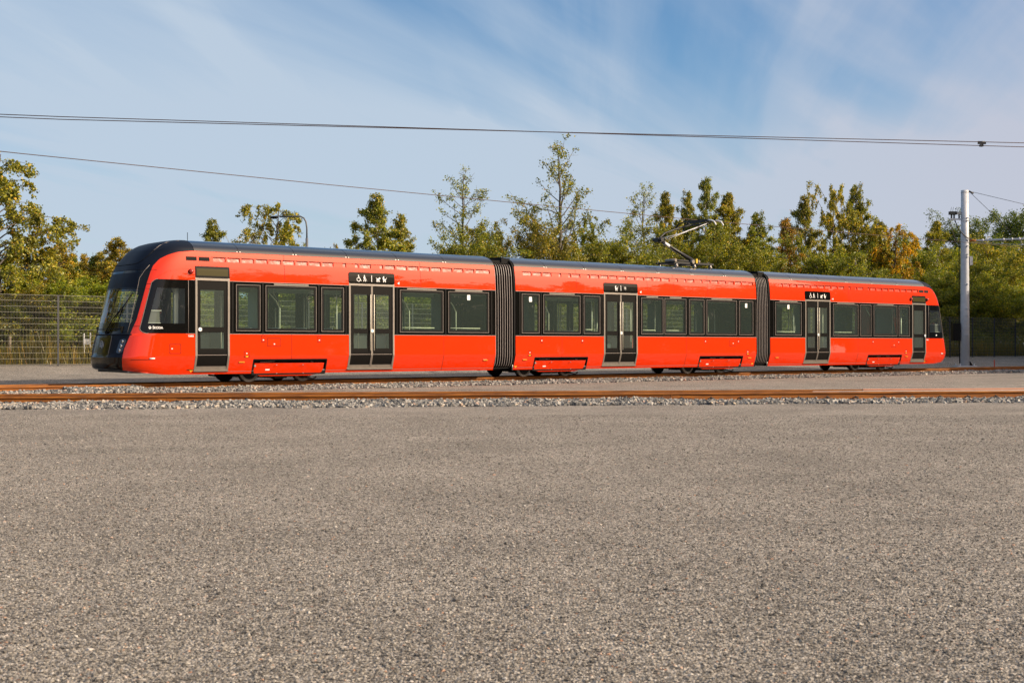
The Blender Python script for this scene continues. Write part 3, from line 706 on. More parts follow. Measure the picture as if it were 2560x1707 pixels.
# bogie covers, wheels, bogies
for bi,(a,b) in enumerate(cuts):
    w0=a+.05+.02; 
    for side in (-1,1):
        mb=MB(); c0_,c1_=a+.05,b-.075
        zs=[.165,.18,.21,.26,.34,.44,.515]; rows=[]
        for z in zs:
            ins={.165:.42,.18:.30,.21:.14,.26:.05}.get(z,.01 if z<.5 else 0)
            rows.append((z,c0_+(ins*.6 if ins>.02 else 0)+(.515-z)*-.05,c1_-ins))
        bs=len(mb.v)
        for z,s0,s1 in rows:
            y=side*(1.325-wz(max(z,.24))+.004-(max(0,.24-z)*.3)); mb.v+=[(s0,y,z),(s1,y,z),(s1,y-side*.05,z),(s0,y-side*.05,z)]
        for i in range(len(rows)-1):
            p=bs+4*i; q=p+4
            for f in ((p,p+1,q+1,q),(p+1,p+2,q+2,q+1),(p+2,p+3,q+3,q+2),(p+3,p,q,q+3)):
                mb.f.append(f if side<0 else f[::-1]); mb.m.append(0); mb.sm.append(False)
        mb.f.append((bs+3,bs+2,bs+1,bs)); mb.m.append(0); mb.sm.append(False)
        e=bs+4*(len(rows)-1); mb.f.append((e,e+1,e+2,e+3)); mb.m.append(0); mb.sm.append(False)
        slab(mb,side,c0_,c1_,.512,.520,-.03,.030,0)
        for fx,fz in ((.30,.47),(.68,.47),(.30,.24),(.68,.24)): mb.disc((c0_+(c1_-c0_)*fx,side*1.295,fz),'y',.013,.03,8,1)
        slab(mb,side,c0_+.35,c0_+.48,.32,.36,.006,.002,2)
        mb.build('bogie_cover',[M_RED,M_STEEL,M_WHITE],TRAM)
        # dark arch lining
        ar=MB()
        slab(ar,side,a-.012,a+.02,.24,.62,-.06,.062,0); slab(ar,side,b-.02,b+.012,.24,.62,-.06,.062,0); slab(ar,side,a,b,.60,.635,-.06,.062,0)
        ar.quad([(a,side*1.18,.2),(b,side*1.18,.2),(b,side*1.18,.62),(a,side*1.18,.62)] ,0)
        rr=random.Random(bi*2+side)
        for q in range(9):
            x=rr.uniform(a+.2,b-.3); ar.tube([(x,side*1.2,.555),(x+rr.uniform(.08,.3),side*1.2,.555+rr.uniform(-.01,.02))],.012,6,1 if q%3==0 else 0)
        ar.disc((a+.06,side*1.24,.45),'y',.03,.05,10,1)
        ar.build('bogie_recess',[M_RUB,M_STEEL],TRAM)
    fr=MB(); fr.box(a+.1,b-.3,-.62,.62,.22,.52); 
    for sg in (-1,1):
        fr.box(a+.55,b-.95,sg*.95-.1,sg*.95+.1,.13,.42); fr.box(a-.2,a+.35,sg*.8-.25,sg*.8+.25,.20,.42)
        fr.tube([(a-.35,sg*.72,.17),(a+.1,sg*.72,.13)],.03,6); fr.tube([(b-.6,sg*.95,.12),(b-.25,sg*.95,.06),(b-.15,sg*.95,.12)],.025,6)
    fr.box(a+.8,b-1.15,-1.05,1.05,.10,.2)
    fr.build('bogie_frame',[M_DARK],TRAM)
    for wx in ((1.97,3.66),(11.80,13.60),(19.45,21.22),(29.30,31.10))[bi]:
        for side in (-1,1):
            wb_=MB(); y=side*.74
            wb_.disc((wx,y,.285),'y',.285,.12,32,0); wb_.disc((wx,y-side*.065,.285),'y',.31,.025,32,1); wb_.disc((wx,y+side*.065,.285),'y',.21,.02,28,1); wb_.disc((wx,y+side*.085,.285),'y',.09,.06,16,1)
            wb_.build('wheel',[M_STEEL,M_DARK],TRAM)
# underframe belly between bogies
ub=MB()
for x0,x1 in ((.3,10.1),(11.2,22.4),(23.6,33.3)): ub.box(x0,x1,-1.15,1.15,.245,.30)
for x0,x1 in ((10.0,11.3),(22.4,23.7)):
    ub.box(x0+.25,x1-.25,-.5,.5,.22,.42)
    ub.tube([(x0,.9,.35),(x1,.9,.2)],.03,6)
ub.build('underframe',[M_DARK],TRAM)

# bellows
for x0,x1 in ((10.22,10.97),(22.58,23.30)):
    mb=MB(); n=8; zs=[.33,.36,.42,.50,.60,.9,1.5,2.4,3.2,3.38,3.48,3.55,3.60]; ins=[.20,.14,.09,.07,.06,.045,.045,.045,.06,.08,.11,.16,.26]
    zs=[.31,.33,.37,.44,.53,.64,.78,1.5,2.5,3.2,3.38,3.48,3.55,3.595]; ins=[.26,.18,.125,.09,.068,.05,.045,.045,.05,.085,.12,.15,.20,.30]
    pitch=(x1-x0)/n
    for side in (-1,1):
        for k in range(n):
            cx=x0+(k+.5)*pitch
            # raised light rib (rounded) between dark valleys
            secs=[(-.50,-.03,0),(-.36,-.02,0),(-.20,.045,0),(-.16,.052,1),(.06,.052,1),(.10,.045,0),(.26,-.02,0),(.5,-.03,0)]
            b0=len(mb.v)
            for z,i_ in zip(zs,ins):
                for u_,h_,_ in secs: mb.v.append((cx+u_*pitch,side*(1.325-i_-.05+h_),z))
            ns=len(secs)
            for r_ in range(len(zs)-1):
                for c_ in range(ns-1):
                    f=(b0+r_*ns+c_,b0+r_*ns+c_+1,b0+(r_+1)*ns+c_+1,b0+(r_+1)*ns+c_)
                    mb.f.append(f if side<0 else f[::-1]); mb.m.append(1 if c_ in (2,3) else 0); mb.sm.append(False)
    mb.box(x0,x1,-1.08,1.08,3.595,3.62,0); mb.box(x0,x1,-1.12,1.12,.28,.31,0)
    mb.build('bellows',[M_RUB,M_BEL],TRAM)
    # dark carrier frame behind the bellows and roof gap plate
    fb=MB(); xe=x1+ (.0)
    pts=[( (1.325-wz(z)-.012),z) for z in zsub(.27,3.70,.3)]
    fb.prism([(-y,z) for y,z in pts]+[(y,z) for y,z in pts[::-1]],'x',x1,x1+.075,0)
    fb.box(x0-.02,x1+.05,-.98,.98,3.62,3.70,0); fb.box(x1-.28,x1+.06,-1.02,1.02,3.62,3.775,0)
    fb.tube([(x1+.02,-1.20,.22),(x1+.02,-1.20,.42)],.02,8,1)
    fb.build('bellows_frame',[M_RUB,M_STEEL],TRAM)

# small fittings
def fit(name,side,s,z,w_,h_,m_,off=.003,th=.01,r=0,par=None):
    mb=MB(); slab(mb,side,s-w_/2,s+w_/2,z-h_/2,z+h_/2,off,th,0,r); return mb.build(name,m_,par or TRAM)
def hatch(side,s0,s1,z0,z1,latch=None):
    mb=MB(); slab(mb,side,s0,s1,z0,z1,.0006,.003,0,.02); frame(mb,side,s0-.013,s1+.013,z0-.013,z1+.013,.013,.0002,.001,1)
    o=mb.build('access_hatch',[M_RED,M_RUB],TRAM)
    if latch: l=MB(); slab(l,side,latch[0]-.018,latch[0]+.018,latch[1]-.014,latch[1]+.014,.0037,.004,0,.006); l.build('latch',[M_WHITE],o)
for s in (1.49,9.84,11.43,22.23,23.80,32.14): 
    for side in (-1,1): fit('marker_lamp',side,s,.555,.17,.030,M_AMBER,.002,.022,.012)
for side in (-1,):
    hatch(side,2.26,2.64,.99,1.20,(2.46,1.045)); hatch(side,2.08,2.17,1.10,1.27,(2.125,1.155)); hatch(side,3.84,3.93,1.10,1.26,(3.885,1.155))
    hatch(side,1.55,1.69,.69,.84,(1.62,.79)); hatch(side,12.07,12.15,1.10,1.24,(12.11,1.165)); hatch(side,13.83,13.91,1.10,1.24,(13.87,1.165))
    hatch(side,11.54,11.68,.68,.82,(11.61,.78)); hatch(side,19.77,19.85,1.09,1.23,(19.81,1.16)); hatch(side,21.54,21.62,1.09,1.23,(21.58,1.16)); hatch(side,21.1,21.42,1.0,1.19,(21.29,1.09))
    hatch(side,22.02,22.16,.68,.83,(22.09,.78)); hatch(side,29.73,29.81,1.09,1.23,(29.77,1.16)); hatch(side,31.49,31.57,1.09,1.23,(31.53,1.15)); hatch(side,31.0,31.36,.96,1.18,(31.21,1.03)); hatch(side,31.98,32.12,.68,.83,(32.05,.78))
    for s,z in ((1.63,.705),(22.1,.70),(32.06,.70),(11.61,.695)): fit('warning_sticker',side,s,z,.07,.03,M_YEL,.0045,.002)
    for s in (.05,11.11,22.47,33.56): 
        mb=MB(); slab(mb,side,s-.05,s+.05,.335,.355,.003,.002); slab(mb,side,s-.015,s+.015,.30,.334,.003,.002); mb.build('jacking_mark',[M_YEL],TRAM)
# ------------------------------------------------------------------ the two cab ends
TZ=[.24,.27,.33,.42,.52,.70,.72,1.28,1.31,1.60,2.26,2.75,2.97,3.14,3.26,3.40,3.51,3.62,3.70,3.77,3.815,3.84,3.855]
TS=[-1.66,-1.70,-1.85,-1.95,-1.98,-1.985,-1.96,-1.84,-1.80,-1.74,-1.59,-1.46,-1.38,-1.29,-1.20,-1.09,-.99,-.84,-.69,-.46,-.2,-.02,.10]
BZ=[.24,.33,.47,.67,.92,1.24,1.67,2.64,2.9,3.08,3.26,3.39,3.48,3.51]; BS=[-1.66,-1.68,-1.74,-1.76,-1.70,-1.58,-1.41,-1.14,-1.05,-.97,-.80,-.55,-.25,.10]
WZ_=[1.315,1.34,1.38,1.44,1.6,2.2,2.64,2.70,2.73]; WS=[-1.20,-1.28,-1.33,-1.36,-1.315,-1.16,-1.04,-.98,-.92]
def tip(z): return float(np.interp(z,TZ,TS))
def dep(z): return min(1.2,.12-tip(z))
NX=3.0
def side_y(z,s):
    ss=tip(z)+dep(z); hw=1.325-wz(z)
    if s>=ss: return hw
    t=min(1,(ss-s)/dep(z)); return hw*max(0,1-t**NX)**(1/NX)
def front_s(z,y):
    hw=1.325-wz(z); t=min(1,abs(y)/hw); return tip(z)+dep(z)-dep(z)*max(0,1-t**NX)**(1/NX)
def zbot(s): return .24+ (0 if s>-.6 else .17*min(1,((-.6-s)/1.4))**1.3)
def outline(z,s_from,K):
    # points from the near side at s_from round the nose to the far side, even spacing
    ss=tip(z)+dep(z); hw=1.325-wz(z); pts=[]
    if s_from>ss: pts.append((s_from,-hw))
    for i in range(0,81):
        ph=math.pi/2*i/80; cc=math.cos(ph)**(2/NX); sn=math.sin(ph)**(2/NX)
        # ph=0 -> tip, ph=pi/2 -> shoulder
        pts.append((ss-dep(z)*cc,-hw*sn))
    tail=[p for p in pts[(1 if s_from>ss else 0):]]
    near=[p for p in tail if p[0]<=s_from][::-1]
    poly=([(s_from,-hw)] if s_from>ss else [(s_from,-side_y(z,s_from))])+near
    poly=poly+[(a,-b) for a,b in poly[::-1]]
    P=np.array(poly); seg=np.r_[0,np.cumsum(np.hypot(*np.diff(P,axis=0).T))]
    u=np.linspace(0,seg[-1],K+1)
    return list(zip(np.interp(u,seg,P[:,0]),np.interp(u,seg,P[:,1])))
def cab(rear):
    X=(lambda s: LD-s) if rear else (lambda s: s)
    def grid(mb,rows,m=None,sm=True):
        # rows: list of lists of (s,y,z)
        b=len(mb.v); k=len(rows[0])
        for r in rows:
            for p in r: mb.v.append((X(p[0]),p[1],p[2]))
        for i in range(len(rows)-1):
            for j in range(k-1):
                f=(b+i*k+j,b+i*k+j+1,b+(i+1)*k+j+1,b+(i+1)*k+j)
                mi=m(rows[i][j],rows[i+1][j+1]) if callable(m) else (m or 0)
                if mi is None: continue
                mb.f.append(f[::-1] if not rear else f); mb.m.append(mi); mb.sm.append(sm)
    def zrows(z0,z1,step=.06):
        k=max(1,int(round((z1-z0)/step))); z=set([round(z0+(z1-z0)*i/k,4) for i in range(k+1)])
        return sorted(z)
    shell=MB()
    for side in (-1,1):
        def seg(z,f0,f1,K):
            a,b=f0(z),f1(z); out=[]
            for i in range(K+1):
                # denser near the corner
                s=a+(b-a)*(i/K)**1.5
                zz=max(z,zbot(s)) if z<.6 else z
                out.append((s,side*side_y(zz,s),zz))
            return out
        sb=lambda z: float(np.interp(z,BZ,BS)); sw=lambda z: float(np.interp(z,WZ_,WS)); se=lambda z:.12
        for z0,z1 in ((.24,.73),(.73,1.315),(2.73,3.505)):
            grid(shell,[seg(z,sb,se,18) for z in zrows(z0,z1,.045)],0)
        grid(shell,[seg(z,sb,sw,5) for z in sorted(set(zrows(1.315,2.73,.06)+[1.33,1.35,1.37,1.40,1.44,2.66,2.68,2.70,2.715]))],0)
    # grooves of the cab shell
    for side in (-1,1):
        for z,a,b in ((1.50,None,None),(2.60,None,None)):
            s0=float(np.interp(z,BZ,BS)); s1=float(np.interp(z,WZ_,WS))
            p=[(X(s0+(s1-s0)*i/4),side*(side_y(z,s0+(s1-s0)*i/4)+.0005),z) for i in range(5)]
            shell.tube(p,.005,5,1)
        shell.tube([(X(-1.15-.43*i/8),side*(side_y(.64,-1.15-.43*i/8)+.0005),.64) for i in range(9)],.006,5,1)
    tag(shell.build('cab_shell',[M_RED,M_RUB],TRAM),label='red cab corner panels framing the dark nose')
    for side in (-1,1):
        mb=MB(); s0=-1.07
        mb.tube([(X(s0-.07),side*(side_y(.665,s0-.07)+.003),.665),(X(s0+.07),side*(side_y(.665,s0)+.003),.67)],.020,8,0)
        mb.build('recessed_handle',[M_WHITE],TRAM)
    # front: bumper, fascia, windscreen, hood
    def front(z0,z1,step,K,m,name,mats,z_extra=()):
        mb=MB(); rows=[]
        for z in sorted(set(zrows(z0,z1,step)+list(z_extra))):
            o=outline(z,float(np.interp(z,BZ,BS)) if z<3.51 else .12,K)
            rows.append([(s,y,max(z,zbot(s)) if z<.6 else z) for s,y in o])
        grid(mb,rows,m); return mb.build(name,mats,TRAM)
    bp=front(.24,.70,.035,48,0,'bumper',[M_BLK])
    def fm(p,q):
        return 1 if abs((p[1]+q[1])/2)<.52 else 0
    fa=front(.70,1.29,.06,56,fm,'nose_fascia',[M_NAVY,M_BLK])
    def wm(p,q):
        z=(p[2]+q[2])/2; y=abs((p[1]+q[1])/2)
        if 1.60<z<2.46 and y<1.03: return 1
        if 2.50<z<2.90 and y<.95: return 2
        return 0
    ws=front(1.29,2.97,.055,72,wm,'windscreen',[M_BLK,M_WS,M_NAVY],(1.6,2.46,2.5,2.9))
    hood=front(2.97,3.855,.03,64,0,'roof_dome',[M_NAVY],(3.8,3.83,3.845))
    if not rear: hood['label']='dark smooth roof dome above the windscreen'
    sm_=MB()
    hp=[(-.74,3.80),(-.80,3.72),(-.86,3.62),(-.88,3.5),(-.86,3.36),(-.80,3.24),(-.72,3.165),(-.60,3.135)]
    pts=[(X(front_s(z,y)-.002),y,z) for y,z in hp]+[(X(front_s(3.13,y)-.002),y,3.13) for y in np.linspace(-.5,.5,9)]+[(X(front_s(z,y)-.002),-y,z) for y,z in hp[::-1]]
    sm_.tube(pts[3:-3],.009,6,0)
    for q in (pts[:4],pts[-4:]): sm_.tube(q,.008,6,1)  # upper seam ends in pale grey: a highlight put into the colour
    for sg in (-1,1):
        sm_.tube([(X(front_s(z,y)-.002),sg*y,z) for y,z in ((.98,1.32),(1.0,1.6),(1.0,2.0),(.99,2.4),(.97,2.75),(1.02,2.95),(1.06,3.1))],.006,5,1)
        sm_.tube([(X(front_s(z,.52)-.002),sg*.52,z) for z in np.linspace(.72,1.27,6)],.007,5,1)
    for z in (2.97,2.475): sm_.tube([(X(front_s(z,y)-.001),y,z) for y in np.linspace(-1.2,1.2,25)],.006,5,0)
    sm_.tube([(X(front_s(1.43,y)-.002),y,1.43) for y in np.linspace(-.9,.9,21)],.012,5,2)
    sm_.build('panel_gap_and_glint',[M_RUB,M_GLINE,M_NAVY],TRAM)
    # ledge under the windscreen
    lg=MB(); lg.tube([(X(front_s(1.285,y)-.004),y,1.29) for y in np.linspace(-1.1,1.1,25)],.018,6,0); lg.build('windscreen_ledge',[M_NAVY],TRAM)
    # head lamps
    for sg in (-1,1):
        mb=MB()
        def hp_(u,v,o): # u along 0..1, v across -1..1
            z=.80+.38*u+.0; y=-(.90+.05*u)+ .085*v; return (X(front_s(z,y)-o),-sg*y if sg>0 else y,z+.0)
        nu,nv=14,6; b=len(mb.v); rows=[]
        for i in range(nu+1):
            u=i/nu; e=min(u,1-u)/.16; k=math.sqrt(max(0,1-(1-min(1,e))**2)); rows.append([(u,(-1+2*j/nv)*k) for j in range(nv+1)])
        for r in rows:
            for u,v in r: mb.v.append(hp_(u,v,.008))
        for i in range(nu):
            for j in range(nv):
                mb.f.append((b+i*(nv+1)+j,b+i*(nv+1)+j+1,b+(i+1)*(nv+1)+j+1,b+(i+1)*(nv+1)+j)); mb.m.append(0); mb.sm.append(True)
        hl=mb.build('headlight',[M_LENS],TRAM)
        r2=MB()
        for u,rr_ in ((.20,.05),(.5,.055),(.8,.05)):
            c=hp_(u,0,.006); r2.ball(c,rr_,6,0,(.35,1,1))
        r2.build('reflector',[M_CHROME],hl)
    # wiper
    def wp(y,z,o=.05): return (X(front_s(z,y)-o),y,z)
    for k,(pv,jt,b0,b1) in enumerate((((-.12,1.34),(-.72,2.0),(-.66,1.62),(-.92,2.36)),)):
        mb=MB(); mb.tube([wp(*pv),wp(-.40,1.68),wp(*jt)],.014,6); mb.tube([wp(pv[0]-.12,pv[1]),wp(-.50,1.66),wp(*jt)],.010,6)
        mb.tube([wp(*b0,.03),wp(*jt,.03),wp(*b1,.03)],.014,6); mb.disc(wp(*pv,.02),'x',.05,.06,12); mb.build('wiper',[M_RUB],TRAM)
    # round emblem on the nose
    mb=MB()
    for rr_ in (.115,.075):
        mb.tube([(X(front_s(1.02,.0)-.008-.0),rr_*math.cos(t)-.02,1.0+rr_*math.sin(t)*1.05) for t in np.linspace(0,2*math.pi,25)],.007,5)
    mb.tube([(X(tip(.95)-.012),-.09,.93),(X(tip(1.0)-.012),-.02,1.0),(X(tip(1.05)-.012),.03,1.08)],.009,5)
    mb.build('nose_emblem',[M_GALV],TRAM)
    # cab side windows
    for side in (-1,1):
        mb=MB(); zs=sorted(set(zrows(1.315,2.73,.08)+[1.33,1.35,1.37,1.40,1.44,1.58,2.50,2.66,2.68,2.70,2.715]))
        rows=[]
        for z in zs:
            a=float(np.interp(z,WZ_,WS)); fr=[a,a+.05,a+.10,a+.16]+[a+.16+(-.17-a-.16)*i/5 for i in range(1,6)]+[-.12,-.075]
            rows.append([(s,side*(side_y(z,s)-.004),z) for s in fr])
        def cm_(p,q):
            z=(p[2]+q[2])/2; s=(p[0]+q[0])/2; a=float(np.interp(z,WZ_,WS))
            return 1 if (1.58<z<2.50 and a+.155<s<-.165) else 0
        grid(mb,rows,cm_); cw=mb.build('cab_side_window',[M_BLK,M_WS],TRAM)
        mb=MB(); grid(mb,[[(s,side*(side_y(z,s)-.006),z) for s in (-.075,.12)] for z in (1.315,2.0,2.73)],0); 
        mb.tube([(X(-.075),side*(1.325-wz(z)+.001),z) for z in (1.32,2.0,2.72)],.008,5,1)
        ed=[(a,z) for z,a in zip(WZ_,WS)]
        mb.tube([(X(.1),side*(side_y(1.315,.1)+.001),1.315)]+[(X(a),side*(side_y(z,a)+.001),z) for a,z in ed]+[(X(.1),side*(side_y(2.73,.1)+.001),2.73)],.007,5,1)
        mb.build('frame',[M_BLK,M_GLINE],cw)
    # driver's cab inside
    mb=MB()
    xs=lambda a,b:(min(X(a),X(b)),max(X(a),X(b)))
    def bx(a,b,y0,y1,z0,z1,m): q=xs(a,b); mb.box(q[0],q[1],y0,y1,z0,z1,m)
    bx(-1.60,.1,-1.0,1.0,.3,.36,0); bx(-1.70,-1.25,-.85,.85,.9,1.50,1); bx(-1.22,-.80,-1.15,-.80,1.2,1.90,2); bx(-1.26,-.76,-1.17,-.75,1.90,1.925,3); bx(-1.25,-.78,-1.18,-.78,1.56,1.60,3)
    bx(-.36,-.26,-1.10,-.98,1.0,2.55,3); bx(-.08,.12,-1.22,-.5,.35,2.65,1); bx(-.08,.12,.45,1.22,.35,2.65,1)
    bx(-1.1,.1,-1.1,1.1,2.62,2.66,1); bx(-1.38,-1.2,-.6,.6,2.48,2.62,1)
    mb.build('driver_cab_interior',[M_FLOOR,M_SATIN,M_CABINT,M_INT],TRAM)
    mb=MB(); q=X(-.45)
    mb.box(q-.25,q+.25,-.28,.28,.85,1.0); mb.ball((q+(.22 if not rear else -.22),0,1.5),.26,8,0,(.35,1,1.9)); mb.ball((q+(.24 if not rear else -.24),0,2.12),.15,8,0,(.5,1,1.1)); mb.tube([(q,0,.36),(q,0,.9)],.08,10)
    mb.box(q-.06,q+.06,-.34,-.30,1.85,1.98,1)
    mb.build('driver_seat',[M_SATIN,M_SEATR],TRAM)
    # mirror cameras, vents
    for side in (-1,1):
        for s in ((.0,) if not rear else (.05,1.21)):
            mb=MB(); y=side*(1.325-wz(2.95)+.035); mb.ball((X(s),y,2.955),.062,8,0); mb.disc((X(s),y-side*.03,2.955),'y',.07,.04,18,1); mb.build('corner_camera',[M_LAMP,M_RUB],TRAM)
    for s0,s1 in ((-.12,.18),(.24,.55)):
        for side in (-1,1):
            mb=MB(); a,b=xs(s0,s1); slab(mb,side,a,b,3.245,3.35,.001,.003,0)
            mb.tube([((a+b)/2-.06,side*1.252,3.26),((a+b)/2+.05,side*1.24,3.33)],.012,5,1); mb.build('air_intake',[M_RUB,M_STEEL],TRAM)
cab(False); cab(True)
mb=MB(); mb.tube([(.28,-.5,3.84),(.28,-.5,4.05)],.008,6); mb.build('antenna',[M_RUB],TRAM)

# hatch + lettering on the cab side
hatch(-1,-.59,-.30,.80,1.03,(-.535,.92))
def text(body,size,loc,mat_,name,parent,align='LEFT',off=0):
    cu=bpy.data.curves.new(name,'FONT'); cu.body=body; cu.size=size; cu.align_x=align; cu.extrude=.001; cu.offset=off
    tmp=bpy.data.objects.new(name,cu); COL.objects.link(tmp); bpy.context.view_layer.update()
    dg=bpy.context.evaluated_depsgraph_get(); me=bpy.data.meshes.new_from_object(tmp.evaluated_get(dg)); me.name=name
    bpy.data.objects.remove(tmp); me.materials.clear(); me.materials.append(mat_)
    o=bpy.data.objects.new(name,me); COL.objects.link(o); o.parent=parent; o.location=loc; o.rotation_euler=(R(90),0,0); return o
text('ŠKODA',.085,(-1.07,-1.3215,1.435),M_WHITE,'lettering',TRAM,off=.0015)
mb=MB()
y=-1.3205
mb.tube([(-1.14+.036*math.cos(t),y,1.465+.036*math.sin(t)) for t in np.linspace(0,2*math.pi,21)],.006,5)
mb.prism([(-1.165,1.452),(-1.135,1.440),(-1.118,1.462),(-1.13,1.490),(-1.145,1.478)],'y',y-.003,y+.002)
mb.build('round_logo',[M_WHITE],TRAM)
text('T6003',.062,(-.085,-1.3225,1.232),M_WHITE,'fleet_number',TRAM,off=.0015)
text('T6003',.062,(33.52,-1.3225,1.232),M_WHITE,'fleet_number',TRAM,off=.0015)
mb=MB(); mb.box(34.2,34.32,-1.315,-1.30,1.43,1.48); mb.build('round_logo',[M_WHITE],TRAM)

# pantograph
pt=empty('pantograph'); pt.parent=TRAM
def pp(name,fn,mats):
    mb=MB(); fn(mb); return mb.build(name,mats,pt)
def f_base(mb):
    for sg in (-1,1):
        mb.box(19.1,21.2,sg*.42-.035,sg*.42+.035,3.97,4.04,0)
        for x in (19.25,20.2,21.05): mb.tube([(x,sg*.42,3.84),(x,sg*.42,3.97)],.045,10,1); mb.tube([(x,sg*.42,3.87),(x,sg*.42,3.90)],.07,10,1)
    for x in (19.2,20.3,20.95): mb.box(x-.04,x+.04,-.45,.45,3.975,4.035,0)
    mb.tube([(19.3,-.3,4.10),(20.1,-.2,4.10)],.035,8,0); mb.tube([(19.15,.0,4.08),(19.15,-.5,4.08)],.06,8,2); mb.tube([(20.05,-.42,4.06),(20.05,-.52,4.06)],.07,12,2)
    mb.box(20.35,20.8,-.12,.12,4.03,4.15,0); mb.box(20.22,20.29,-.50,-.42,4.02,4.17,3); mb.tube([(20.7,-.3,3.95),(20.95,-.45,4.06),(21.1,-.4,3.9)],.025,6,0)
    mb.tube([(20.75,-.16,4.12),(20.75,.16,4.12)],.05,10,2)
pp('pantograph_base',f_base,[M_DARK,M_STEEL,M_ALU,M_YEL])
pp('lower_arm',lambda mb:(mb.tube([(20.62,0,4.12),(19.9,0,4.40),(18.85,0,4.80)],[.075,.06,.05],10,0),mb.tube([(19.3,0,4.63),(19.05,0,4.725)],.066,10,1)),[M_CABLE,M_WHITE])
pp('knee_joint',lambda mb:(mb.tube([(18.75,-.22,4.83),(18.75,.22,4.83)],.075,10),mb.box(18.66,18.86,-.08,.08,4.74,4.90),mb.tube([(18.95,-.1,4.80),(19.15,-.1,4.90)],.02,6)),[M_CABLE])
pp('control_rod',lambda mb:mb.tube([(20.1,-.14,4.08),(18.80,-.14,4.74)],.016,6),[M_CABLE])
pp('upper_arm',lambda mb:(mb.tube([(18.78,.0,4.86),(19.4,.30,5.12),(20.3,.42,5.38),(20.85,.42,5.50)],.030,8,0),mb.tube([(18.78,.0,4.86),(19.5,-.30,5.05),(20.85,-.42,5.50)],.015,8,1),mb.tube([(20.0,.38,5.29),(20.0,-.38,5.2)],.016,6,0)),[M_CABLE,M_GALV])
pp('guide_rod',lambda mb:mb.tube([(18.95,-.05,4.80),(20.9,-.05,5.42)],.010,6),[M_GALV])
def f_head(mb):
    for x in (20.72,21.12):
        mb.tube([(x,-1.0,5.40),(x,-.97,5.47),(x,-.90,5.55),(x,-.78,5.60),(x,-.62,5.625)],.026,8,1)  # near horns white, far ones dark: sunlight put into the colour
        mb.tube([(x,1.0,5.40),(x,.97,5.47),(x,.90,5.55),(x,.78,5.60),(x,.62,5.625)],.026,8,0)
        mb.box(x-.03,x+.03,-.62,.62,5.60,5.655,0)
    for y in (-.42,.42): mb.tube([(20.72,y,5.58),(20.92,y,5.50),(21.12,y,5.58)],.024,6,0)
    mb.tube([(20.92,-.45,5.50),(20.92,.45,5.50)],.026,8,0)
pp('collector_head',f_head,[M_CABLE,M_WHITE])
# ------------------------------------------------------------------ overhead line
def wire(name,pts,r,m_,label,group=None,cat='overhead wire'):
    mb=MB(); mb.tube(pts,r,6,0); return tag(mb.build(name,m_),label,cat,group)
def sag(a,b,k,n=16):
    a,b=Vector(a),Vector(b); return [tuple(a.lerp(b,i/n)-Vector((0,0,k*4*(i/n)*(1-i/n)))) for i in range(n+1)]
CH=1.19
# single contact wire above the tram track
def cw(s,z): p=up(s+so,PC,0); return (p[0],p[1],z+.20)
wire('contact_wire',[cw(s,z) for s,z in ((-9,5.93),(-4,5.84),(5,5.75),(13,5.70),(20.92,5.665),(30,5.69),(45,5.74),(75,5.8))],.011,M_WIRE,'thin lower contact wire sloping down to the right onto the pantograph')
# double wires above the nearest track
def fw(x,z): 
    p=Matrix.Rotation(FA,3,'Z')@Vector((x,0,0)); return (fo[0]+p.x,fo[1]+p.y,z)
wire('messenger_wire',[fw(-6,1.19+4.75),fw(1,1.19+4.655),fw(11,1.19+4.60),fw(21,1.19+4.545),fw(34,1.19+4.5)],.009,M_WIRE,'upper wire of the pair at the left edge, lower one at the right','double wires crossing the sky')
wire('messenger_wire',[fw(-6,1.19+4.71),fw(1,1.19+4.60),fw(11,1.19+4.60),fw(21,1.19+4.63),fw(34,1.19+4.66)],.009,M_WIRE,'lower wire of the pair at the left edge, upper one at the right','double wires crossing the sky')
mb=MB(); c=fw(21.1,5.80); mb.box(-.09,.09,-.02,.02,-.03,.02); mb.box(-.05,.03,-.03,.03,-.085,-.04); mb.tube([(-.09,0,.02),(.07,0,.02)],.02,6); mb.tube([(-.02,0,-.09),(.05,0,.03)],.014,6)
o=mb.build('wire_clamp',M_CABLE,None,c); tag(o,'small dark clamp joining the double wires near the right edge','wire clamp')

# ------------------------------------------------------------------ steel mast
mp_=(22.5,65.0); pz=gz(-mp_[0]*SU+mp_[1]*CU)
mast=empty('catenary_mast',(mp_[0],mp_[1],pz)); tag(mast,'tall grey galvanised steel mast right of the tram with bolted foot and cantilever','mast')
def mpz(y): return (865-y)/3271*65+1.19-pz       # height read on the mast
mb=MB(); mb.tube([(0,0,.22),(0,0,3),(0,0,6),(0,0,mpz(476))],[.222,.21,.196,.180],32); mb.build('pole',M_GALV,mast)
mb=MB()
for y in (482,): mb.tube([(0,0,mpz(y)),(0,0,mpz(y)+.03)],.19,32)
mb.build('top_cap',M_GALV,mast)
for y in (546,553,600,616,637,643,711,772,789,800,816,837):
    mb=MB(); r_=float(np.interp(mpz(y),[.2,8.7],[.222,.18])); mb.tube([(0,0,mpz(y)-.015),(0,0,mpz(y)+.015)],r_+.008,28); mb.box(.02,.09,-r_-.05,-r_,mpz(y)-.035,mpz(y)+.035); mb.build('clamp_band',M_GALV,mast)
mb=MB(); mb.box(-.42,.42,-.42,.42,.17,.20); 
for a in (-.34,.34):
    for b in (-.34,.34): mb.tube([(a,b,.15),(a,b,.30)],.022,8)
for t in range(4):
    ca,sa=math.cos(t*math.pi/2+.4),math.sin(t*math.pi/2+.4); mb.prism([(.2,.2),(.4,.2),(.2,.5)],'y',-.01,.01)
mb.build('base_plate',M_GALV,mast)
mb=MB(); mb.box(-.55,.55,-.55,.55,-.35,.165); mb.build('foundation',M_CONC,mast)
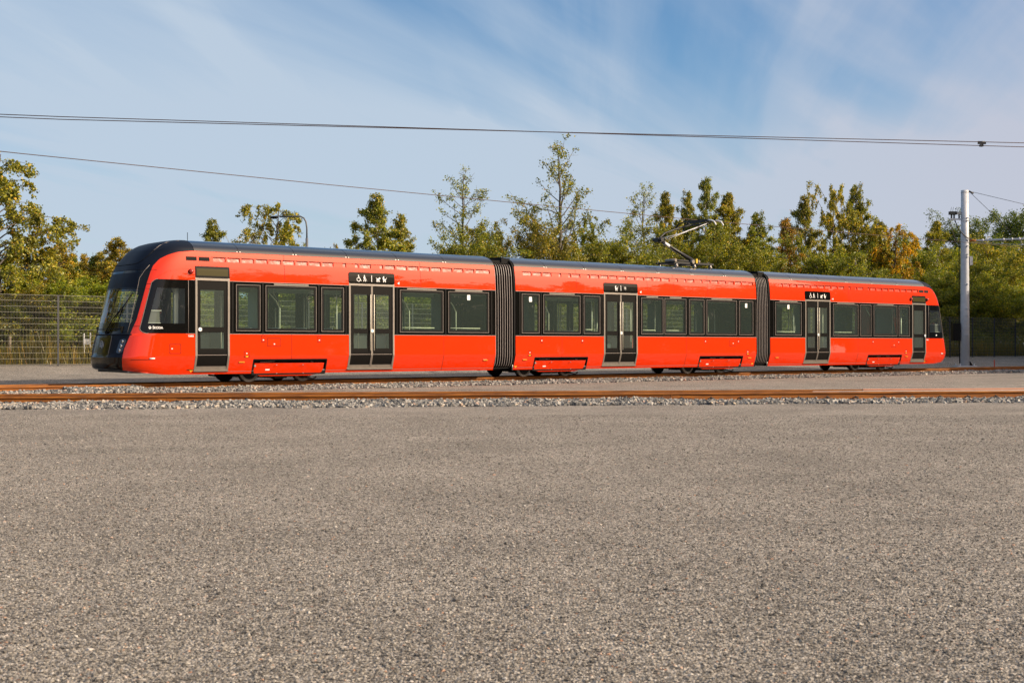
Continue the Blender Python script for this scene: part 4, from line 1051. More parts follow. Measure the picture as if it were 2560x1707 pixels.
mb=MB(); mb.box(.215,.36,-.12,.10,mpz(663),mpz(641)); mb.build('junction_box',mat('grey_box',(.42,.42,.43),.4),mast)
mb=MB(); mb.box(-.62,-.25,-.1,.22,mpz(852),mpz(808)); mb.box(-.34,-.2,-.03,.03,mpz(830),mpz(826)); mb.tube([(-.27,.05,mpz(852)),(-.24,.05,.3)],.025,8); mb.tube([(-.27,.05,mpz(808)),(-.26,.05,mpz(600))],.02,8); mb.build('control_cabinet',M_SATIN,mast)
# disconnector switch on the left of the mast
mb=MB(); z0=mpz(548); mb.box(-.72,-.15,-.05,.05,z0-.04,z0+.03,0); zt=mpz(532); mb.box(-.78,-.42,-.09,.09,zt-.10,zt+.06,1); mb.box(-.42,-.2,-.07,.07,zt-.08,zt+.04,2)
for x in (-.66,-.53,-.28):
    mb.tube([(x,0,z0),(x,0,zt-.06)],.035,8,1)
    for k in range(3): mb.tube([(x,0,z0+.07+k*.06),(x,0,z0+.09+k*.06)],.055,8,1)
for x in (-.70,-.6,-.45,-.36): mb.tube([(x,0,zt+.05),(x+.04,0,zt+.28)],.009,5,1)
mb.build('disconnector_switch',[M_GALV,M_CABLE,M_CONC],mast)
mb=MB(); mb.tube([(-.76,0,z0),(-.62,0,mpz(575)),(-.44,0,mpz(604))],.018,6); mb.build('operating_rod',M_ALU,mast)
mb=MB(); mb.tube([(-.5,-.02,z0-.05),(-.38,-.1,mpz(570)),(-.2,-.22,mpz(585)),(.05,-.24,mpz(596)),(.3,-.2,mpz(599))],.026,6); mb.build('feeder_cable',M_CABLE,mast)
# cantilever running out over the near tracks to the right
hz=mpz(602)
def arm_pt(t): return Vector((.25+5.6*t, -1.2*t, hz+.12*t))
mb=MB(); mb.tube([arm_pt(.0),arm_pt(.05)],.055,8,1); mb.tube([arm_pt(.05),arm_pt(1)],.045,8,0)
for t in (.10,.27,.34,.40,.52): mb.tube([arm_pt(t),arm_pt(t+.012)],.075,8,0)
mb.build('cantilever_arm',[M_GALV,M_RUST],mast)
mb=MB(); st=Vector((.2,0,mpz(478))); mb.tube([st,arm_pt(.40)],.011,5); mb.tube([st,st+Vector((.22,-.04,-.12))],.045,6); mb.tube([st,Vector((3.9,-.6,mpz(528)))],.011,5); mb.build('stay_wire',M_CABLE,mast)
mb=MB(); a=arm_pt(.02)-Vector((0,0,.08)); mb.tube([a,a+Vector((5.4,-1.0,-.38))],.010,5); 
for t in (.25,.42,.5): q=a+Vector((5.4,-1.0,-.38))*t; mb.tube([q+Vector((0,0,-.03)),q+Vector((.1,0,.04))],.04,6); mb.tube([q,q+Vector((0,0,.2))],.008,5)
mb.build('registration_wire',M_GALV,mast)
# marker blocks at the foot
mb=MB(); mb.box(-.13,.13,-.12,.12,0,.20); o=mb.build('concrete_block',M_CONC,None,(23.15,63.6,gz(36)-.0)); tag(o,'small pale concrete block at the foot of the steel mast','concrete block')
mb=MB(); mb.box(-.09,.09,-.09,.09,0,.16); o=mb.build('concrete_block',M_CONC,None,(23.52,63.9,0.05)); tag(o,'smaller pale block holding the thin red stake','concrete block')
mb=MB(); mb.box(-.02,.02,-.02,.02,0,.42); o=mb.build('marker_stake',mat('red_marker',(.5,.06,.03),.6),None,(23.50,63.75,.1)); tag(o,'thin red marker stake right of the mast foot','stake')

# ------------------------------------------------------------------ fence parallel to the tracks
PF=45.5
fence=empty('mesh_fence',up(0,PF),TH); fz=gz(PF); tag(fence,'long welded wire mesh fence with dark posts behind the tram','fence')
fence.location.z=fz
s_first=-16.1*CU+46*SU
pm=MB(); pm.box(-.03,.03,-.03,.03,-.1,2.46); pm.box(-.035,.035,-.035,.035,2.46,2.475)
post0=pm.build('post',M_POST,fence)
wm_=MB(); LP=2.5
for i in range(13):
    z=.06+i*.2
    wm_.box(.03,LP-.03,-.046,-.038,z-.004,z+.004); wm_.box(.03,LP-.03,-.030,-.022,z-.004,z+.004)
for i in range(1,50): x=i*.05; wm_.box(x-.0022,x+.0022,-.036,-.032,.02,2.48,1)
pan0=wm_.build('mesh_panel',[M_GWIRE,M_GTHIN],fence)
for i in range(-2,32):
    x=s_first+i*LP
    if i==-2: a,b=post0,pan0
    else:
        a=post0.copy(); b=pan0.copy()
        for q in (a,b): COL.objects.link(q); q.parent=fence
    a.location=(x,0,0); b.location=(x,0,0)
# ------------------------------------------------------------------ street lamp far behind
lx,ly=-9.41,60.0; lz=.86
lamp=empty('street_lamp',(lx,ly,lz)); tag(lamp,'single arm street lamp standing behind the trees above the front car','street lamp')
H_=(865-541)/3271*60+1.19-lz
mb=MB(); mb.tube([(0,0,0),(0,0,H_-1.0)],[.085,.06],12); mb.tube([(0,0,H_-1.0),(0,0,H_-.55),(-.04,0,H_-.25),(-.14,0,H_-.08),(-.30,0,H_),(-1.25,0,H_-.02)],.036,10); mb.build('pole',mat('painted_lamp_steel',(.10,.105,.115),.5),lamp)
mb=MB(); mb.ball((-1.50,0,H_-.05),.19,10,0,(1.0,.55,.36)); mb.tube([(-1.45,0,H_-.03),(-1.3,0,H_-.02)],.055,8); mb.build('lamp_head',M_SATIN,lamp)
# markers behind the fence on the left
def stake(px,y0,y1,p,w_,m_,name,label,cat,plate=False):
    a=(px-1280)/3271; D=p/(CU-a*SU); z=gz(p); h=(865-y0)/3271*D+1.19-z
    mb=MB(); mb.box(-w_,w_,-w_,w_,0,h)
    if plate: mb.box(.22,.25,-.012,.012,h-.5,h+.02); mb.box(0,.25,-.01,.01,h-.42,h-.2,0)
    o=mb.build(name,m_,None,(a*D,D,z)); tag(o,label,cat)
stake(210,833,895,47.2,.022,M_WHITE,'utility_marker','thin white utility marker with small plate behind the fence beside the nose','marker',True)
stake(25,841,880,47.5,.03,M_STAKE,'marker_stake','pale wooden stake behind the fence near the left frame edge','stake')

# ------------------------------------------------------------------ unseen hall added on the right to shade the far yard (also mirrored in the paint)
hall=empty('shade_hall',(40,56.2,0)); tag(hall,'unseen grey corrugated hall added on the right to shade the far yard','building')
M_HALL=mat('corrugated_sheet',(0.20,0.21,0.22),0.6,var=(1,0.1)); M_HALLD=mat('hall_door',(0.09,0.10,0.11),0.5)
mb=MB(); mb.box(0,40,0,34,-.1,13.6,0)
for i in range(0,170): y=.1+i*.2; mb.box(-.04,0,y-.05,y+.05,.3,12.8,0)
mb.build('wall',[M_HALL],hall)
mb=MB(); mb.box(-.3,40.3,-.3,34.3,13.6,13.9); mb.build('roof',[M_ROOF],hall)
mb=MB(); mb.box(0,12,-2.6,-.002,-.1,17.5,0); mb.box(-.15,12.15,-2.75,-.31,17.5,17.8,0); mb.build('shade_tower',[M_HALL],hall)  # taller block added so the shade reaches further across the yard
for y in (4,14,24):
    mb=MB(); mb.box(-.09,-.041,y,y+4.6,0,5.4,0); 
    for k in range(5): mb.box(-.11,-.09,y+.1,y+4.5,.15+k*1.05,1.1+k*1.05,0)
    mb.build('door',[M_HALLD],hall)
TREES=[
(-19.44, 49.88, 0.78, 7.84, 'weep', 2.5, (1.0, 0.95, 0.7), 'birch_tree', 'tall weeping birch cut by the left frame edge, its crown highest on the left'),
(-19.23, 52.63, 0.88, 5.21, 'weep', 2.1, (1.05, 0.95, 0.6), 'birch_tree', 'drooping birch limb-heavy tree leaning out beside the tallest left birch'),
(-17.02, 49.92, 0.7, 3.49, 'bush', 2.2, (1.0, 1.15, 0.7), 'aspen_tree', 'bushy green aspen behind the fence right of the leftmost fence post'),
(-18.22, 48.94, 0.7, 2.96, 'bush', 1.9, (0.95, 0.85, 0.8), 'aspen_tree', 'dull olive thicket tree behind the fence below the leaning birch'),
(-16.24, 51.18, 0.73, 3.48, 'bush', 2.2, (1.05, 1.2, 0.7), 'aspen_tree', 'leafy green aspen just left of the tram windscreen'),
(-16.75, 55.92, 0.94, 4.99, 'birch', 1.6, (1.25, 1.0, 0.7), 'young_birch', 'slender young birch tipped red just above the tram nose'),
(-14.04, 60.69, 1.04, 6.09, 'birch', 1.3, (1, 1, 0.75), 'young_birch', 'small narrow birch poking above the roof near the cab'),
(-13.45, 63.74, 1.14, 5.64, 'twig', 1.3, (0.8, 0.75, 0.9), 'bare_sapling', 'nearly leafless sapling above the front car roof'),
(-12.46, 61.96, 1.04, 5.74, 'twig', 1.6, (0.9, 0.85, 0.8), 'bare_sapling', 'thin twiggy sapling leaning beside the round weeping birch'),
(-11.37, 64.14, 1.09, 7.06, 'weep', 1.9, (1.15, 1.05, 0.55), 'birch_tree', 'round weeping birch behind the street lamp head'),
(-10.42, 64.91, 1.09, 5.3, 'sparse', 1.2, (1, 1, 0.7), 'young_birch', 'low leafy sprig at the foot of the street lamp pole above the roof'),
(-12.49, 92.83, 1.3, 7.13, 'birch', 0.9, (1.3, 1.0, 0.7), 'young_birch', 'tiny pale treetop right of the street lamp'),
(-11.11, 93.94, 1.3, 7.16, 'birch', 0.9, (1.3, 1.0, 0.6), 'young_birch', 'tiny yellowish treetop left of the cone shaped birch'),
(-6.64, 65.4, 0.99, 7.9, 'birch', 1.9, (1.1, 1.1, 0.75), 'birch_tree', 'cone shaped dark birch above the middle of the front car'),
(-5.71, 67.43, 1.04, 6.95, 'birch', 1.7, (1.1, 1.05, 0.8), 'birch_tree', 'shorter birch joined to the right side of the cone shaped birch'),
(-4.9, 66.8, 0.99, 5.31, 'bush', 1.8, (1.0, 1.0, 0.7), 'alder_tree', 'low alder crown between the cone birch and the ragged alder'),
(-2.56, 68.7, 0.99, 9.65, 'sparse', 2.3, (0.95, 1.0, 0.7), 'alder_tree', 'ragged open alder with bare lower trunk above the front car end'),
(-2.97, 67.08, 0.94, 6.51, 'bush', 2.1, (0.9, 0.95, 0.7), 'alder_tree', 'dense dark alder filling in below the ragged open alder'),
(-1.76, 71.92, 1.09, 7.07, 'weep', 1.5, (1.3, 1.05, 0.5), 'birch_tree', 'yellowing birch at the right shoulder of the ragged alder'),
(-0.78, 72.72, 1.09, 6.59, 'birch', 1.3, (1.1, 1.05, 0.7), 'young_birch', 'pointed young birch right above the front bellows'),
(2.49, 72.79, 0.99, 11.73, 'sparse', 2.9, (0.95, 0.95, 0.75), 'alder_tree', 'tallest thin tree with see-through crown reaching the double wires'),
(1.59, 72.06, 0.99, 7.47, 'bush', 1.8, (1.05, 0.9, 0.65), 'alder_tree', 'brownish bush tree at the left foot of the tallest thin tree'),
(3.48, 74.88, 1.04, 7.48, 'weep', 1.9, (1.0, 1.05, 0.6), 'birch_tree', 'green drooping birch at the right foot of the tallest thin tree'),
(5.62, 76.61, 1.04, 7.46, 'bush', 2.4, (1.0, 1.0, 0.7), 'alder_tree', 'broad alder between the tallest thin tree and the pantograph knee'),
(7.52, 76.86, 0.99, 7.37, 'bush', 2.3, (0.9, 0.95, 0.7), 'alder_tree', 'dense alder directly behind the lower pantograph arm'),
(8.47, 81.49, 1.14, 10.34, 'sparse', 2.6, (0.95, 1.0, 0.7), 'alder_tree', 'tall open alder with hooked tip left of the pantograph head'),
(9.79, 83.85, 1.2, 9.91, 'birch', 1.7, (1.2, 1.05, 0.6), 'birch_tree', 'yellow tinged birch right of the hooked tip alder'),
(11.65, 86.64, 1.25, 10.19, 'birch', 1.6, (1.0, 0.95, 0.85), 'birch_tree', 'pale grey green birch above the left end of the pantograph head'),
(12.49, 84.74, 1.14, 11.11, 'birch', 1.7, (0.95, 1.0, 0.7), 'birch_tree', 'tall narrow birch with leafy spire above the pantograph head'),
(11.37, 79.98, 0.99, 7.66, 'bush', 2.2, (1.0, 1.0, 0.6), 'alder_tree', 'full alder crown behind the pantograph upper arm'),
(14.47, 86.35, 1.14, 10.21, 'birch', 2.4, (1.15, 1.0, 0.6), 'birch_tree', 'broad golden green birch right of the pantograph horns'),
(16.2, 86.47, 1.09, 8.95, 'birch', 2.1, (0.85, 0.95, 0.7), 'birch_tree', 'dark pointed tree left of the gap of open sky'),
(14.23, 81.65, 0.96, 6.84, 'bush', 2.3, (1.0, 1.0, 0.65), 'alder_tree', 'low alder in front of the broad golden green birch'),
(18.43, 88.27, 1.09, 8.87, 'birch', 1.9, (1.35, 0.8, 0.6), 'birch_tree', 'rust tinted tree at the right side of the sky gap'),
(20.6, 91.32, 1.14, 10.65, 'birch', 1.9, (1.05, 0.95, 0.75), 'birch_tree', 'pointed birch above the rear double door, left of the two tall birches'),
(22.94, 93.21, 1.14, 11.73, 'weep', 1.9, (1.35, 1.15, 0.45), 'birch_tree', 'tall golden weeping birch, left one of the two tall birches'),
(24.93, 94.82, 1.14, 11.73, 'birch', 2.3, (1.0, 1.0, 0.65), 'birch_tree', 'tall green birch, right one of the two tall birches'),
(20.91, 87.71, 0.99, 7.58, 'bush', 2.6, (0.95, 1.0, 0.65), 'alder_tree', 'dense alder below the golden weeping birch'),
(27.18, 96.64, 1.14, 9.5, 'birch', 2.0, (1.05, 1.0, 0.65), 'birch_tree', 'mid height birch right of the two tall birches'),
(28.35, 96.3, 1.09, 9.02, 'weep', 2.2, (2.0, 1.3, 0.3), 'maple_tree', 'bright orange yellow autumn tree above the tram tail'),
(23.8, 87.47, 0.88, 6.32, 'bush', 2.8, (0.9, 0.95, 0.65), 'willow_tree', 'dark willow behind the rear car roof below the birch pair'),
(31.13, 99.84, 1.14, 8.9, 'bush', 2.5, (0.9, 1.0, 0.7), 'alder_tree', 'green alder between the orange tree and the steel mast'),
(34.36, 105.03, 1.25, 10.06, 'birch', 2.2, (1.2, 1.1, 0.6), 'birch_tree', 'yellow green birch left of the switch box on the mast'),
(26.03, 86.7, 0.78, 5.05, 'bush', 2.4, (0.95, 1.0, 0.6), 'willow_tree', 'willow bush behind the fence at the tram tail'),
(29.78, 91.02, 0.83, 6.06, 'bush', 2.7, (0.95, 1.0, 0.6), 'willow_tree', 'willow bush behind the fence left of the steel mast'),
(33.29, 93.87, 0.83, 6.53, 'bush', 2.8, (1.0, 1.05, 0.6), 'willow_tree', 'broad willow bush behind the fence right of the steel mast'),
(36.53, 95.2, 0.78, 5.79, 'bush', 2.6, (1.0, 1.05, 0.6), 'willow_tree', 'willow bush behind the fence cut by the right frame edge'),
(41.71, 121.28, 1.3, 12.31, 'dense', 3.2, (0.42, 0.58, 0.42), 'linden_tree', 'dark green round tree right behind the top of the mast'),
(46.34, 127.6, 1.3, 13.27, 'dense', 3.6, (0.4, 0.56, 0.4), 'linden_tree', 'dark green domed tree under the two mast stay wires'),
(49.67, 130.3, 1.3, 13.95, 'dense', 3.8, (0.38, 0.54, 0.4), 'linden_tree', 'largest dark green domed tree beside the right frame edge'),
(51.28, 129.02, 1.3, 13.1, 'dense', 3.2, (0.38, 0.54, 0.4), 'linden_tree', 'dark green tree half outside the right frame edge'),
(-33.0, 95.52, 1.3, 7.42, 'birch', 2.6, (1.5, 1.15, 0.5), 'birch_tree', 'distant yellow birch top in the gap left of the tram'),
(-33.72, 94.93, 1.3, 6.94, 'birch', 2.4, (1.4, 1.05, 0.5), 'birch_tree', 'distant olive yellow birch left of the distant yellow one'),
(-32.4, 96.0, 1.3, 6.79, 'spruce', 1.8, (0.55, 0.75, 0.7), 'spruce_tree', 'small distant spruce, left one of two spires before the tram nose'),
(-32.44, 97.26, 1.3, 6.79, 'birch', 1.9, (1.4, 1.05, 0.5), 'birch_tree', 'distant yellow birch between the two small spruces'),
(-32.3, 98.66, 1.3, 6.86, 'birch', 1.7, (1.5, 1.1, 0.5), 'birch_tree', 'distant golden birch touching the right small spruce'),
(-31.19, 96.98, 1.3, 6.89, 'spruce', 2.0, (0.55, 0.75, 0.7), 'spruce_tree', 'small distant spruce, right one of two spires before the tram nose'),
(-30.3, 96.42, 1.3, 6.96, 'birch', 2.0, (1.2, 1.0, 0.6), 'birch_tree', 'distant olive birch right of the two small spruces'),
(-29.78, 96.84, 1.3, 6.55, 'birch', 2.0, (1.5, 0.9, 0.5), 'birch_tree', 'distant rusty birch nearest the tram roof dome'),
(0.24, 79.98, 1.3, 5.39, 'bush', 2.6, (0.95, 1.0, 0.7), 'alder_tree', 'low alder top between the two roof bellows horizons, above the first bellows'),
(5.13, 83.93, 1.3, 6.69, 'bush', 2.6, (1.0, 0.95, 0.7), 'alder_tree', 'back row alder just right of the tallest thin tree'),
(7.74, 87.34, 1.3, 6.97, 'bush', 2.6, (1.0, 1.0, 0.65), 'alder_tree', 'back row alder left of the pantograph'),
(11.62, 90.47, 1.3, 7.5, 'bush', 2.8, (1.0, 1.0, 0.65), 'alder_tree', 'back row alder seen through the pantograph arms'),
(14.79, 93.04, 1.3, 7.71, 'bush', 2.8, (1.0, 1.0, 0.65), 'alder_tree', 'back row alder right of the pantograph horns'),
(17.86, 94.24, 1.3, 6.95, 'bush', 2.6, (0.95, 1.0, 0.65), 'alder_tree', 'back row alder at the foot of the dark pointed tree'),
(21.35, 98.35, 1.3, 7.86, 'bush', 2.8, (1.05, 0.95, 0.65), 'alder_tree', 'back row alder under the rust tinted tree'),
(26.3, 103.65, 1.3, 8.29, 'bush', 3.0, (0.95, 1.0, 0.65), 'alder_tree', 'back row alder between the two tall birches'),
(31.27, 107.68, 1.3, 8.28, 'bush', 3.0, (0.95, 1.0, 0.65), 'alder_tree', 'back row alder at the foot of the orange tree'),
(35.72, 111.28, 1.3, 8.91, 'bush', 3.2, (0.95, 1.0, 0.65), 'alder_tree', 'back row alder near the mast switch box'),
(38.74, 111.15, 1.3, 9.23, 'bush', 3.4, (1.0, 1.0, 0.6), 'alder_tree', 'back row alder right of the mast at arm height'),
(43.13, 114.71, 1.3, 9.53, 'bush', 3.4, (1.1, 1.0, 0.6), 'alder_tree', 'back row alder behind the cantilever arm at the right edge'),
(-14.74, 52.4, 0.73, 3.11, 'bush', 2.2, (1, 1.1, 0.7), 'aspen_tree', 'aspen seen through the cab side window'),
(-13.68, 53.91, 0.75, 3.16, 'bush', 2.3, (1, 1.1, 0.7), 'aspen_tree', 'aspen seen through the front single door'),
(-12.02, 54.6, 0.73, 3.22, 'bush', 2.3, (0.95, 1.05, 0.7), 'aspen_tree', 'aspen seen through the first passenger window'),
(-10.53, 56.46, 0.75, 3.46, 'bush', 2.4, (0.95, 1.05, 0.7), 'aspen_tree', 'aspen seen through the first wide window'),
(-8.6, 57.38, 0.73, 3.53, 'bush', 2.4, (0.95, 1.05, 0.7), 'aspen_tree', 'aspen seen through the windows left of the first double door'),
(-6.9, 59.39, 0.75, 3.61, 'bush', 2.4, (0.95, 1.05, 0.7), 'aspen_tree', 'aspen seen through the first double door'),
(-4.8, 60.45, 0.73, 3.7, 'bush', 2.4, (0.95, 1.05, 0.7), 'aspen_tree', 'aspen seen through the fourth passenger window'),
(-2.87, 62.65, 0.75, 3.79, 'bush', 2.5, (0.95, 1.05, 0.7), 'aspen_tree', 'aspen seen through the last window of the front car'),
(-0.59, 63.86, 0.73, 3.88, 'bush', 2.5, (0.95, 1.0, 0.7), 'aspen_tree', 'aspen standing behind the first bellows'),
(1.61, 65.64, 0.73, 3.97, 'bush', 2.5, (0.95, 1.0, 0.7), 'aspen_tree', 'aspen seen through the second window of the middle car'),
(4.14, 67.69, 0.73, 4.08, 'bush', 2.5, (0.95, 1.0, 0.7), 'aspen_tree', 'aspen seen left of the middle double door'),
(6.6, 69.69, 0.73, 4.19, 'bush', 2.5, (0.95, 1.0, 0.7), 'aspen_tree', 'aspen seen through the middle double door'),
(9.22, 71.8, 0.73, 4.3, 'bush', 2.5, (0.95, 1.0, 0.7), 'aspen_tree', 'aspen seen through windows right of the middle double door'),
(12.52, 74.48, 0.73, 4.45, 'bush', 2.5, (0.95, 1.0, 0.7), 'aspen_tree', 'aspen seen through the last wide window of the middle car'),
(16.08, 77.36, 0.73, 4.6, 'bush', 2.5, (0.95, 1.0, 0.7), 'aspen_tree', 'aspen seen through the first window of the rear car'),
(19.62, 80.23, 0.73, 4.75, 'bush', 2.5, (0.95, 1.0, 0.7), 'aspen_tree', 'aspen seen through the rear car behind its double door'),
]
# ------------------------------------------------------------------ trees
def unit(v): return v/ (np.linalg.norm(v,axis=-1,keepdims=True)+1e-9)
def tubes_np(segs,nside=4):
    # segs: list of (P0,P1,r0,r1)
    A=np.array([s[0] for s in segs]); B=np.array([s[1] for s in segs]); r0=np.array([s[2] for s in segs]); r1=np.array([s[3] for s in segs])
    d=unit(B-A); ref=np.where(np.abs(d[:,2:3])<.9,np.array([[0,0,1.]]),np.array([[1.,0,0]])); u=unit(np.cross(d,ref)); w=np.cross(d,u)
    V=[];n=len(A)
    for P,r in ((A,r0),(B,r1)):
        for j in range(nside):
            t=2*math.pi*j/nside; V.append(P+(u*math.cos(t)+w*math.sin(t))*r[:,None])
    V=np.stack(V,1) # n,2k,3
    F=[[j,(j+1)%nside,nside+(j+1)%nside,nside+j] for j in range(nside)]
    F=(np.arange(n)[:,None,None]*2*nside+np.array(F)[None]).reshape(-1,4)
    return V.reshape(-1,3),F
def leaves_np(C,size,rng,hang=0.0):
    n=len(C); a=unit(rng.normal(size=(n,3))); 
    if hang: a[:,2]-=hang; a=unit(a)
    b=unit(np.cross(a,rng.normal(size=(n,3)))); s=size*rng.uniform(.6,1.25,n)[:,None]
    L_=a*s; W=b*s*.42; bend=np.cross(a,b)*s*.12
    V=np.stack([C-L_*.5,C+W-L_*.05+bend,C+L_*.5,C-W-L_*.05+bend],1).reshape(-1,3)
    F=np.arange(n*4).reshape(n,4); return V,F
def tree_meshes(kind,seed,H=8.0,Rr=2.0):
    rng=np.random.default_rng(seed); segs=[]; C=[]
    P={'birch':dict(base=.08,nb=80,ang=(32,58),prof=lambda t:(1-t)**1.05*(.45+.55*min(1,t*4+.15))+.05,droop=.35,nl=34000,leaf=.088,twig=.5,hang=.9),
       'weep':dict(base=.16,nb=58,ang=(35,75),prof=lambda t:math.sin(math.pi*min(1,.22+.78*t))**.7*.95+.05,droop=.55,nl=30000,leaf=.09,twig=.5,hang=1.6),
       'bush':dict(base=.02,nb=95,ang=(25,70),prof=lambda t:(1-t**2.2)**.6*(.75+.25*min(1,t*3))+.05,droop=.05,nl=40000,leaf=.10,twig=.6,hang=.2),
       'sparse':dict(base=.20,nb=44,ang=(30,68),prof=lambda t:(1-t)**.6*(.45+.55*min(1,t*3+.2))+.06,droop=-.15,nl=5200,leaf=.10,twig=.62,hang=.3),
       'twig':dict(base=.2,nb=34,ang=(25,60),prof=lambda t:(1-t)**.5*.9+.05,droop=-.1,nl=420,leaf=.10,twig=.6,hang=.2),
       'dense':dict(base=.06,nb=120,ang=(25,80),prof=lambda t:(1-t**2.6)**.55*(.8+.2*min(1,t*3)),droop=.0,nl=36000,leaf=.14,twig=.7,hang=.2),
       'spruce':dict(base=.05,nb=120,ang=(85,100),prof=lambda t:(1-t)**1.0,droop=.25,nl=11000,leaf=.15,twig=.3,hang=.3)}[kind]
    k=14; tw=np.cumsum(rng.normal(0,.028*H/8,(k+1,2)),0); tz=np.linspace(0,H,k+1)
    tp=np.c_[tw,tz]; r=lambda t:(.012+.010*H)*(1-t)**.8+.012
    for i in range(k): segs.append((tp[i],tp[i+1],r(i/k)*1.0,r((i+1)/k)))
    def trunk(t): 
        z=t*H; return np.array([np.interp(z,tz,tp[:,0]),np.interp(z,tz,tp[:,1]),z])
    az=rng.uniform(0,6.28); clus=[]
    lob=rng.uniform(0,6.28,3); la=rng.uniform(.1,.3,3)
    for i in range(P['nb']):
        t=P['base']+(1-P['base'])*((i+rng.uniform(0,1))/P['nb'])**(.9 if kind in('birch','spruce') else 1.0)*.985
        tt=(t-P['base'])/(1-P['base']); az+=2.399+rng.normal(0,.35)
        lobe=1+sum(la[q]*math.sin((q+1)*az+lob[q]+3*tt*(q+1)) for q in range(3))
        ln=Rr*P['prof'](tt)*rng.uniform(.62,1.18)*lobe
        if ln<.08: continue
        an=R(rng.uniform(*P['ang'])); 
        if kind=='spruce': an=R(95-25*tt)
        p0=trunk(t); d=np.array([math.cos(az)*math.sin(an),math.sin(az)*math.sin(an),math.cos(an)])
        pts=[p0]; n=5
        L3=ln/max(.3,math.sin(an))
        for q in range(n):
            d=unit(d+np.array([0,0,-P['droop']*.38*(q+1)/n*1.6])+rng.normal(0,.10,3)); pts.append(pts[-1]+d*L3/n)
        br=r(t)*.42
        for q in range(n): segs.append((pts[q],pts[q+1],br*(1-q/n)+.005,br*(1-(q+1)/n)+.005))
        # twigs
        for w_ in range(int(4+ln*3.2)):
            u=rng.uniform(.22,1.0)**.8; q=min(n-1,int(u*n)); f=u*n-q; a=pts[q]*(1-f)+pts[q+1]*f
            td=unit(unit(rng.normal(size=3))*.9+d*.7+np.array([0,0,-P['droop']*.9])); tl=P['twig']*rng.uniform(.4,1.2)*(ln/Rr*.6+.4)
            if kind in('weep','birch'): 
                td=unit(td+np.array([0,0,-.5 if kind=='birch' else -1.3])); 
                if kind=='weep': tl*=rng.uniform(1,2.0)
            b=a+td*tl; segs.append((a,b,.007,.004)); clus.append((a,b,tl))
        clus.append((pts[-2],pts[-1],L3/n))
    if kind in('sparse',): 
        keep=rng.random(len(clus))<.62; clus=[c for c,kk in zip(clus,keep) if kk]
    wts=np.array([c[2] for c in clus]); wts/=wts.sum()
    # uneven leafing: some sprays heavy, some bare
    hv=rng.gamma(2.2,1,len(clus)) if kind not in('dense','bush') else rng.gamma(2.5,1,len(clus)); wts=wts*hv; wts/=wts.sum()
    idx=rng.choice(len(clus),P['nl'],p=wts); u=rng.random(P['nl'])[:,None]
    A=np.array([c[0] for c in clus])[idx]; B=np.array([c[1] for c in clus])[idx]
    sp={'weep':.055,'birch':.07,'bush':.13,'sparse':.10,'twig':.08,'dense':.17,'spruce':.07}[kind]
    C=A*(1-u)+B*u+rng.normal(0,sp,(P['nl'],3))
    C[:,2]=np.maximum(C[:,2],.08)
    lv,lf=leaves_np(C,P['leaf'],rng,P['hang'])
    wv,wf=tubes_np(segs,5)
    kz=H/np.percentile(C[:,2],99.9); kz=kz if kz<1 else 1; lv[:,2]*=kz; wv[:,2]*=kz
    white=kind in('birch','twig')
    return np_mesh('trunk',wv,wf,M_BIRCH if white else M_WOOD,True), np_mesh('crown',lv,lf,M_LEAF)
TPL={}
for kd,sd_,H0,R0 in (('birch',1,8,2.0),('birch',2,8,2.0),('birch',3,8,2.0),('weep',4,8,2.1),('weep',5,8,2.1),('bush',6,6.5,2.4),('bush',7,6.5,2.4),('bush',8,6.5,2.4),('bush',14,6.5,2.4),
                   ('sparse',9,11,2.6),('sparse',10,11,2.6),('sparse',15,11,2.6),('twig',11,6,1.5),('dense',12,11,3.4),('dense',16,11,3.4),('spruce',13,7,1.9)):
    TPL.setdefault(kd,[]).append((tree_meshes(kd,sd_,H0,R0),H0,R0))
cnt={}; rt_=random.Random(3)
for (x,y,z,H,kd,Rr,tint,nm,lab) in TREES:
    Rr*={'birch':1.02,'bush':1.0,'weep':1.05}.get(kd,1)
    k=cnt.get(kd,0); cnt[kd]=k+1
    (tm,cm_),H0,R0=TPL[kd][k%len(TPL[kd])]
    e=empty(nm,(x,y,z-.05),rt_.uniform(0,6.28)); tag(e,lab,'tree')
    sxy=Rr/R0*1.05; sz=H/H0*1.0
    for me,n_ in ((tm,'trunk'),(cm_,'crown')):
        o=bpy.data.objects.new(n_,me); COL.objects.link(o); o.parent=e; o.scale=(sxy,sxy,sz)
        if n_=='crown': o.color=(*[c*TINTK for c in tint],1)
# leafy understorey directly behind the fence, tall grass and far wood: masses nobody could count
rng=np.random.default_rng(21)
def scatter_leaves(name,n,fn,size,color,label,cat,hang=0):
    C=fn(n); v,f=leaves_np(C,size,rng,hang); me=np_mesh(name,v,f,M_LEAF); o=bpy.data.objects.new(name,me); COL.objects.link(o); o.color=color
    return tag(o,label,cat,kind='stuff')
def f_under(n):
    s=rng.uniform(-22,72,n); q=rng.random(n); p=47.4+5*rng.random(n)**.8
    hgt=(1.15+.7*np.sin(s*.9)+.5*np.sin(s*2.3+1)+.35*np.sin(s*5.1))*.9+1.0
    h=q*np.maximum(.4,hgt)*(.5+.5*(p-47.4)/4)
    s=s+rng.normal(0,.1,n)
    X=(s+so)*CU-p*SU; Y=(s+so)*SU+p*CU
    return np.stack([X,Y,.052*(p-36)+h+.05],1)
scatter_leaves('undergrowth',130000,f_under,.11,(.62*TINTK,.70*TINTK,.45*TINTK,1),'dense leafy scrub filling the ground behind the fence','undergrowth')
